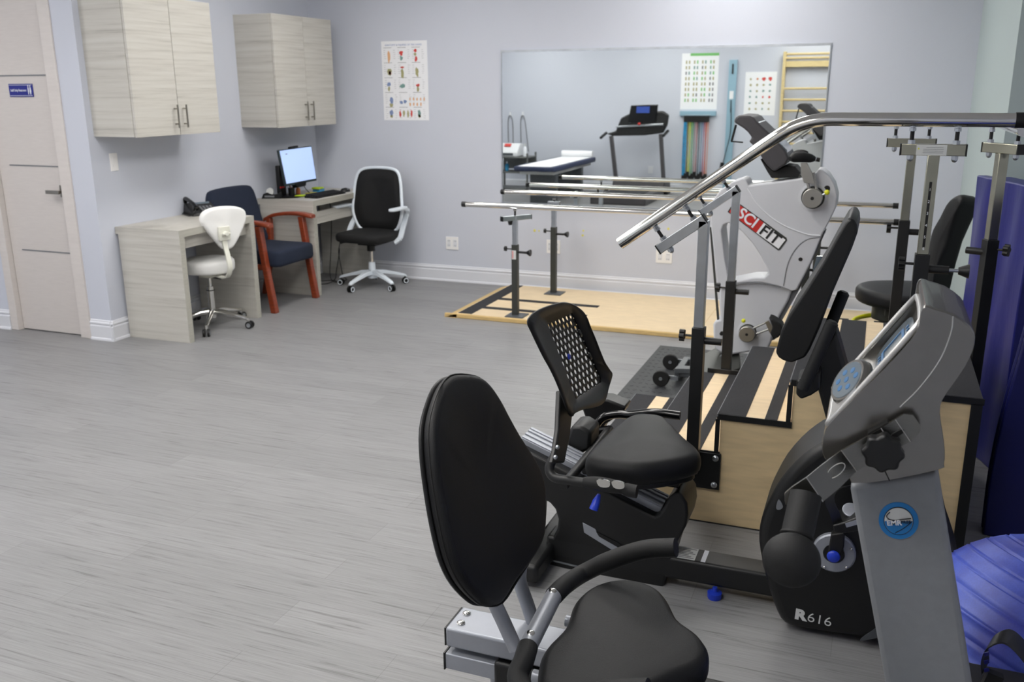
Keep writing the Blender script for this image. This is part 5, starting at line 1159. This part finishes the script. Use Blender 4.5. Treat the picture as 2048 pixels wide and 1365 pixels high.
# ------------------------------------------------------------------ blue mats and ball
t = thing('gym_mat', 'blue folded vinyl gym mat standing on end behind the stairs', 'gym mat', (.5, 4.45, 0))
a_, e_ = V((.425, 4.76, 0)), V((.60, 4.235, 0)); dm = (e_-a_).normalized(); nm = V((-dm.y, dm.x, 0)); nm = nm if nm.x > 0 else -nm
def matpanel(a, L_, h, off, th, nmn, m='blue_vinyl', lean=0):
    b = MB(); nu, nv = 14, 10; rnd = random.Random(int(off*100)+3)
    def P(u, v, s_): 
        w = .006*sin(u*9+v*3)+.004*sin(u*21-v*7)+.010*sin(pi*u)*sin(pi*v)*(1 if s_ else -1)
        return a+dm*(u*L_)+V((0, 0, v*h))+nm*(off+(th if s_ else 0)+w*(.4 if v > .9 else 1)+lean*v)
    for s_ in (0, 1):
        for i in range(nu+1):
            for j in range(nv+1): b.v.append(P(i/nu, j/nv, s_))
    I = lambda s_, i, j: s_*(nu+1)*(nv+1)+i*(nv+1)+j
    for s_ in (0, 1):
        for i in range(nu):
            for j in range(nv): b.f.append((I(s_, i, j), I(s_, i+1, j), I(s_, i+1, j+1), I(s_, i, j+1)))
    for i in range(nu): b.f += [(I(0, i, 0), I(0, i+1, 0), I(1, i+1, 0), I(1, i, 0)), (I(0, i, nv), I(0, i+1, nv), I(1, i+1, nv), I(1, i, nv))]
    for j in range(nv): b.f += [(I(0, 0, j), I(0, 0, j+1), I(1, 0, j+1), I(1, 0, j)), (I(0, nu, j), I(0, nu, j+1), I(1, nu, j+1), I(1, nu, j))]
    return b.build(nmn, m, t, bevel=.006, angle=50)
matpanel(a_, .555, 1.252, 0, .048, 'panel'); matpanel(a_+V((0, 0, 0)), .555, 1.248, .054, .048, 'panel'); matpanel(a_, .555, 1.244, .108, .048, 'panel')
t = thing('gym_mat', 'dark blue gym mat leaning at the right edge, nearer than the folded one', 'gym mat', (.7, 3.75, 0))
for off in (0, .062):
    le = bez([aY(1964, 1074, 3.60), aY(1980, 950, 3.60), aY(2006, 830, 3.60), aY(2042, 700, 3.60), aY(2082, 560, 3.60), aY(2120, 440, 3.60)], 4)
    le = [V((p.x, p.y+off, max(0, p.z))) for p in le]
    b = MB(); b.prism(le+[le[-1]+V((.55, -.06, 0)), V((le[0].x+.62, le[0].y-.06, 0))], (.008, .055, 0)); b.build('panel', 'navy_mat', t, bevel=.008, angle=50)

bx = V((.462, 2.25, .306)); R_ = .306
ax = (RX*.46+UP*.87-FW*.10).normalized(); prof = []
ths = sorted(set([pi*i/72 for i in range(73)]+[pi/2+k*.15+e for k in range(-9, 10) for e in (-.016, -.006, .006, .016)]))
for th in ths:
    near = min(abs(th-pi/2-k*.15) for k in range(-9, 10)); g = -.0024 if near < .007 else (.0010 if near < .017 else 0)
    prof.append(((R_+g)*sin(th), -(R_+g)*cos(th)))
ball = MB().lathe(bx, ax, prof, 96).build('exercise_ball', 'ball_blue', angle=80); tag(ball, 'large blue ribbed exercise ball on the floor behind the grey bike column', 'exercise ball')
# ------------------------------------------------------------------ things along the front wall, seen in the mirror
WF = YF
def wp(px, py, y=None): p = aY(px, py, 2*YB-(WF if y is None else y)); return V((p.x, WF if y is None else y, p.z))   # mirror pixel -> point on the front wall
t = thing('exercise_chart', 'white wall chart with green header and rows of small exercise pictures', 'poster', wp(1400, 220))
a_, b_, c_, d_ = wp(1365, 107), wp(1439, 107), wp(1437, 219), wp(1363, 221)
x0, x1, z0, z1 = a_.x, b_.x, c_.z, a_.z
MB().b2((x0, WF, z0), (x1, WF+.002, z1)).build('sheet', 'paper', t)
MB().b2((x0+.15*(x1-x0)*0+(x1-x0)*.0+.13, WF+.002, z1-.042), (x1, WF+.003, z1)).build('header', 'green', t)
rnd = random.Random(11)
for i in range(8):
    for j in range(8):
        u = x0+.035+(x1-x0-.07)*(j+.5)/8; v = z0+.10+(z1-z0-.19)*(i+.5)/8
        MB().b2((u-.013+(.010 if j % 2 == 0 else -.006), WF+.002, v-.026), (u+.009+(.010 if j % 2 == 0 else -.006), WF+.0028, v+.022)).build('exercise_picture', rnd.choice(['olive_ink', 'ink_grey', 'teal_ink', 'green', 'olive_ink']), t)
t = thing('injury_chart', 'white wall chart with rows of red and brown drawings beside the wall bars', 'poster', wp(1520, 230))
a_, c_ = wp(1492, 144), wp(1549, 231); x0, x1, z0, z1 = a_.x, c_.x, c_.z, a_.z
MB().b2((x0, WF, z0), (x1, WF+.002, z1)).build('sheet', 'paper', t)
for i in range(6):
    for j in range(4):
        u = x1-.05-(x1-x0-.08)*(j)/4-.02; u = x0+.05+(x1-x0-.08)*(j+.35)/4; v = z0+.05+(z1-z0-.11)*(i+.5)/6; s_ = .03 if (i == 5 and j > 1) else .018
        m = 'red_ink' if (i == 5 and j > 1) or (i == 2 and j > 1) else rnd.choice(['olive_ink', 'olive_ink', 'orange' if j == 1 and i == 5 else 'teal_ink'])
        pts = [V((u+s_*cos(q)*rnd.uniform(.6, 1.2), WF+.0028, v+s_*1.1*sin(q)*rnd.uniform(.6, 1.2))) for q in [2*pi*w/8 for w in range(8)]]
        MB().prism(pts, (0, -.0008, 0)).build('drawing', m, t)
# band rack with resistance bands
t = thing('band_rack', 'pale blue wall rail with pegs for exercise bands below the chart', 'wall rack', wp(1397, 228))
a_, b_ = wp(1361, 223), wp(1433, 223); zr_ = (a_.z+wp(1397, 233).z)/2
MB().b2((a_.x, WF, zr_-.03), (b_.x, WF+.045, zr_+.045)).build('rail', 'rail_blue', t, bevel=.004)
b = MB()
for i in range(12): x = a_.x+.10+i*(b_.x-a_.x-.18)/11; b.cyl((x, WF+.04, zr_-.02), (x, WF+.10, zr_-.012), .006, 8)
b.build('pegs', 'zinc', t)
cols = ['cyan', 'powder_black', 'yellow', 'green', 'teal_ink', 'pink', 'powder_black', 'rail_blue', 'blue_ink', 'red_ink', 'orange']; nms = ['light blue', 'black', 'yellow', 'green', 'teal', 'pink', 'dark', 'pale blue', 'grey blue', 'red', 'orange']
zb = wp(1397, 362).z
for i, (m, nm_) in enumerate(zip(cols, nms)):
    x = a_.x+.10+i*(b_.x-a_.x-.18)/11; g = thing('resistance_band', '%s rubber resistance band hanging with black handles from the pale blue rail' % nm_, 'exercise band', (x, WF+.07, zb), 'resistance bands hanging on the rail')
    s_ = .013 if m == 'cyan' else .0048; L2 = .03*(i % 3)
    MB().tube(bez([(x-.012, WF+.06, zr_-.10), (x-.016, WF+.07, (zr_+zb)/2), (x-.012, WF+.06, zb+.08+L2)], 5), s_, 8).tube(bez([(x+.012, WF+.07, zr_-.10), (x+.016, WF+.075, (zr_+zb)/2), (x+.012, WF+.06, zb+.08+L2)], 5), s_, 8).build('band', m, g)
    MB().b2((x-.022, WF+.045, zr_-.12), (x+.022, WF+.09, zr_-.026)).build('upper_grip', 'deep_black', g, bevel=.004)
    MB().b2((x-.024, WF+.04, zb+L2), (x+.024, WF+.09, zb+.09+L2)).build('lower_grip', 'deep_black', g, bevel=.004)
# tall pulley rail
t = thing('pulley_rail', 'tall pale blue vertical wall rail with a small pulley weight', 'wall rail', wp(1465, 380))
a_, b_ = wp(1460, 120), wp(1476, 120); zb2 = wp(1465, 385).z
MB().b2((a_.x, WF, zb2), (b_.x, WF+.05, a_.z)).build('rail', 'rail_blue', t, bevel=.003)
xm = (a_.x+b_.x)/2; MB().b2((xm-.012, WF+.05, wp(1468, 148).z), (xm+.012, WF+.06, wp(1468, 128).z)).b2((xm-.005, WF+.05, wp(1468, 225).z), (xm+.005, WF+.058, wp(1468, 200).z)).build('carriage', 'deep_black', t)
MB().b2((xm-.03, WF+.05, wp(1468, 198).z), (xm+.03, WF+.056, wp(1468, 182).z)).build('label', 'paper', t)
MB().tube(bez([(xm, WF+.06, wp(1468, 200).z), (xm+.02, WF+.07, 1.0), (xm-.03, WF+.07, .70), (xm-.08, WF+.07, wp(1455, 330).z)], 6), .006, 8).tube([(xm-.08, WF+.07, wp(1455, 325).z), (xm-.10, WF+.07, wp(1455, 345).z)], .03, 10).build('cord_handle', 'black_plastic', t)
# wall bars
t = thing('wall_bars', 'pine wall bars with evenly spaced rungs on the front wall', 'wall bars', wp(1620, 380))
a_ = wp(1569, 104); xa, xb = a_.x, a_.x+.85; zt_ = a_.z
for x in (xa, xb): MB().b2((x, WF, .0), (x+.04, WF+.12, zt_)).build('upright', 'pine', t, bevel=.004)
MB().b2((xa+.04, WF+.06, wp(1620, 134).z), (xb, WF+.085, wp(1620, 122).z)).build('back_board', 'pine', t, bevel=.003)
zz = [wp(1620, 108).z, wp(1620, 116).z]+[wp(1620, 177).z-.163*i for i in range(9)]
for z in zz:
    if z > .1: MB().cyl((xa+.02, WF+.085, z), (xb+.02, WF+.085, z), .017, 12).build('rung', 'pine', t)
# treadmill
t = thing('treadmill', 'black treadmill with blue lit display facing the mirror', 'treadmill', (-3.7, .6, 0))
yT = .10
W_ = lambda px, py, y=yT: (lambda p: V((p.x, y, p.z)))(aY(px, py, 2*YB-y))
MB().prism([W_(x, y) for x, y in ((1213, 268), (1232, 262), (1242, 236), (1258, 228), (1290, 224), (1325, 222), (1337, 230), (1334, 250), (1326, 266), (1290, 271), (1225, 272))], (0, -.10, 0)).build('dashboard', 'powder_black', t, bevel=.02)
MB().prism([W_(x, y, yT+.02) for x, y in ((1262, 211), (1316, 209), (1312, 248), (1256, 247))], (0, -.05, 0)).build('console', 'black_gloss', t, bevel=.01)
MB().prism([W_(x, y, yT+.023) for x, y in ((1274, 213.5), (1300, 213), (1299, 226), (1273, 226))], (0, -.01, 0)).build('screen', 'treadmill_screen', t)
MB().prism([W_(x, y, yT+.04) for x, y in ((1232, 252), (1327, 247), (1327, 251), (1232, 256))], (0, -.04, 0)).build('front_bar', 'zinc', t, bevel=.004)
MB().ball(W_(1279, 248, yT+.05), .022, 8).build('stop_key', 'red', t)
for p, q in (((1223, 272), (1236, 372)), ((1322, 268), (1330, 372))):
    u, v = W_(*p), W_(*q); v = V((v.x, v.y+.05, .12)); MB().bar(u, v, .055, .075, up=(0, 1, 0)).build('upright', 'charcoal', t, bevel=.006)
for p in ((1213, 266), (1336, 262)):
    u = W_(*p); MB().tube([u, u+V((0, .30, -.06))], .022, 12).build('side_handle', 'foam', t)
dk0, dk1 = W_(1232, 360).x, W_(1330, 360).x
MB().b2((dk0-.02, -.05, .0), (dk1+.02, 1.45, .13)).build('deck', 'charcoal', t, bevel=.012)
MB().b2((dk0+.10, .25, .13), (dk1-.10, 1.44, .136)).build('running_belt', 'grip_tread', t)
MB().prism([(dk0-.02, -.30, 0), (dk0-.02, .28, 0), (dk0-.02, .22, .24), (dk0-.02, -.20, .26)], (dk1-dk0+.04, 0, 0)).build('motor_hood', 'charcoal', t, bevel=.02)
# treatment table
t = thing('treatment_table', 'padded treatment table covered with white paper along the front wall', 'treatment table', (-4.55, 1.2, 0))
tx0, tx1, ty0, ty1, tz = -4.90, -4.28, -.05, 2.0, .57
b = MB(); b.cushion(cl([V((x, y, tz-.07)) for x, y in ((tx0, ty0), ((tx0+tx1)/2, ty0), (tx1, ty0), (tx1, 1), (tx1, ty1), ((tx0+tx1)/2, ty1), (tx0, ty1), (tx0, 1))], 2), (0, 0, .07), 0, .02); b.build('pad', 'navy_vinyl', t)
MB().b2((tx0+.06, ty0+.02, tz), (tx1-.06, ty1-.01, tz+.003)).cyl((tx0+.05, ty0+.0, tz+.05), (tx1-.05, ty0+.0, tz+.05), .05, 20).build('paper_roll', 'paper', t)
MB().b2((tx0+.05, ty0+.1, tz-.12), (tx1-.05, ty1-.1, tz-.07)).build('frame', 'label_paper', t)
for y in (.35, 1.6): MB().b2((tx0+.14, y, .0), (tx1-.08, y+.12, tz-.12)).build('pedestal', 'graphite', t, bevel=.01)
MB().bar((tx0+.3, .5, .1), (tx0+.3, 1.7, tz-.15), .04, .04).build('lift_arm', 'graphite', t)
# trolley with treatment device
t = thing('equipment_trolley', 'grey metal trolley with shelves carrying the white treatment device', 'trolley', (-5.55, .25, 0))
qx0, qx1, qz = -5.86, -5.28, .60
for z in (qz-.02, .34, .08): MB().b2((qx0, .0, z-.02), (qx1, .42, z)).build('shelf', 'grey_metal', t, bevel=.003)
for x in (qx0, qx1-.025):
    for y in (0, .395): MB().b2((x, y, .05), (x+.025, y+.025, qz+.04)).build('post', 'grey_metal', t)
for x in (qx0+.01, qx1-.01):
    for y in (.01, .41): MB().cyl((x-.01, y, .03), (x+.01, y, .03), .03, 14).build('caster', 'deep_black', t)
MB().b2((qx0+.02, 0, .36), (qx1-.02, .01, qz-.04)).build('back_panel', 'grey_metal', t)
t = thing('treatment_device', 'white electrotherapy device with small display on the trolley', 'medical device', (-5.66, .2, qz-.02))
MB().prism([(-5.84, .08, qz-.02), (-5.84, .38, qz-.02), (-5.84, .38, qz+.05), (-5.84, .24, qz+.19), (-5.84, .08, qz+.17)], (.36, 0, 0)).build('casing', 'white_plastic', t, bevel=.015)
MB().prism([(-5.73, .30, qz+.135), (-5.73, .26, qz+.175), (-5.62, .26, qz+.175), (-5.62, .30, qz+.135)], (0, .01, .008)).build('display', 'red_ink', t)
MB().b2((-5.80, .375, qz+.0), (-5.55, .386, qz+.04)).build('control_panel', 'graphite', t)
for i, (x, m, lab, h, z_) in enumerate(((-5.40, 'ink_white', 'white squeeze bottle standing beside the treatment device', .20, qz-.02), (-5.72, 'cyan', 'blue spray bottle on the middle shelf of the trolley', .15, .34), (-5.42, 'yellow', 'small yellow jar on the middle shelf of the trolley', .07, .34))):
    g = thing('bottle', lab, 'bottle', (x, .22, z_))
    MB().lathe((x, .22, z_), (0, 0, 1), [(.028, 0), (.03, .01), (.03, h*.65), (.012, h*.8)], 18).build('body', m, g)
    MB().cyl((x, .22, z_+h*.8), (x, .22, z_+h), .012, 12).build('cap', 'ink_white' if i else 'label_paper', g)
for i, (p, q) in enumerate((((1022, 231), (1020, 285)), ((1047, 231), (1043, 285)))):
    u = wp(*p); g = thing('lead_cable', ('grey looped lead hanging from the wall hook nearest the mirror edge', 'grey looped lead hanging from the wall hook above the white bottle')[i], 'cable', u)
    MB().tube(bez([u+V((-.03, .03, -.45)), u+V((-.035, .03, -.1)), u+V((0, .03, .0)), u+V((.045, .03, -.1)), u+V((.06+.05*i, .04, -.50-.1*i))], 8), .007, 8).build('lead', 'ink_grey', g)
    MB().b2(u+V((-.015, -.0, -.005)), u+V((.015, .035, .06))).build('wall_hook', 'white_plastic', g, bevel=.003)
t = thing('wall_outlet', 'white outlet low on the front wall behind the treadmill', 'outlet', (-3.9, WF, .35))
MB().b2((-3.50, WF, .30), (-3.42, WF+.006, .42)).build('cover_plate', 'white_trim', t)

# ------------------------------------------------------------------ light and view
w = bpy.data.worlds.new('world'); S.world = w; w.use_nodes = True
w.node_tree.nodes['Background'].inputs[0].default_value = (.75, .8, .9, 1); w.node_tree.nodes['Background'].inputs[1].default_value = .15
S.view_settings.view_transform = 'Standard'; S.view_settings.look = 'None'; S.view_settings.gamma = 1; S.view_settings.use_curve_mapping = False
S.view_settings.exposure = EXPO
try:
    S.cycles.use_denoising = True; S.cycles.denoiser = 'OPENIMAGEDENOISE'
    S.cycles.max_bounces = 8; S.cycles.diffuse_bounces = 4; S.cycles.glossy_bounces = 5
except Exception: pass
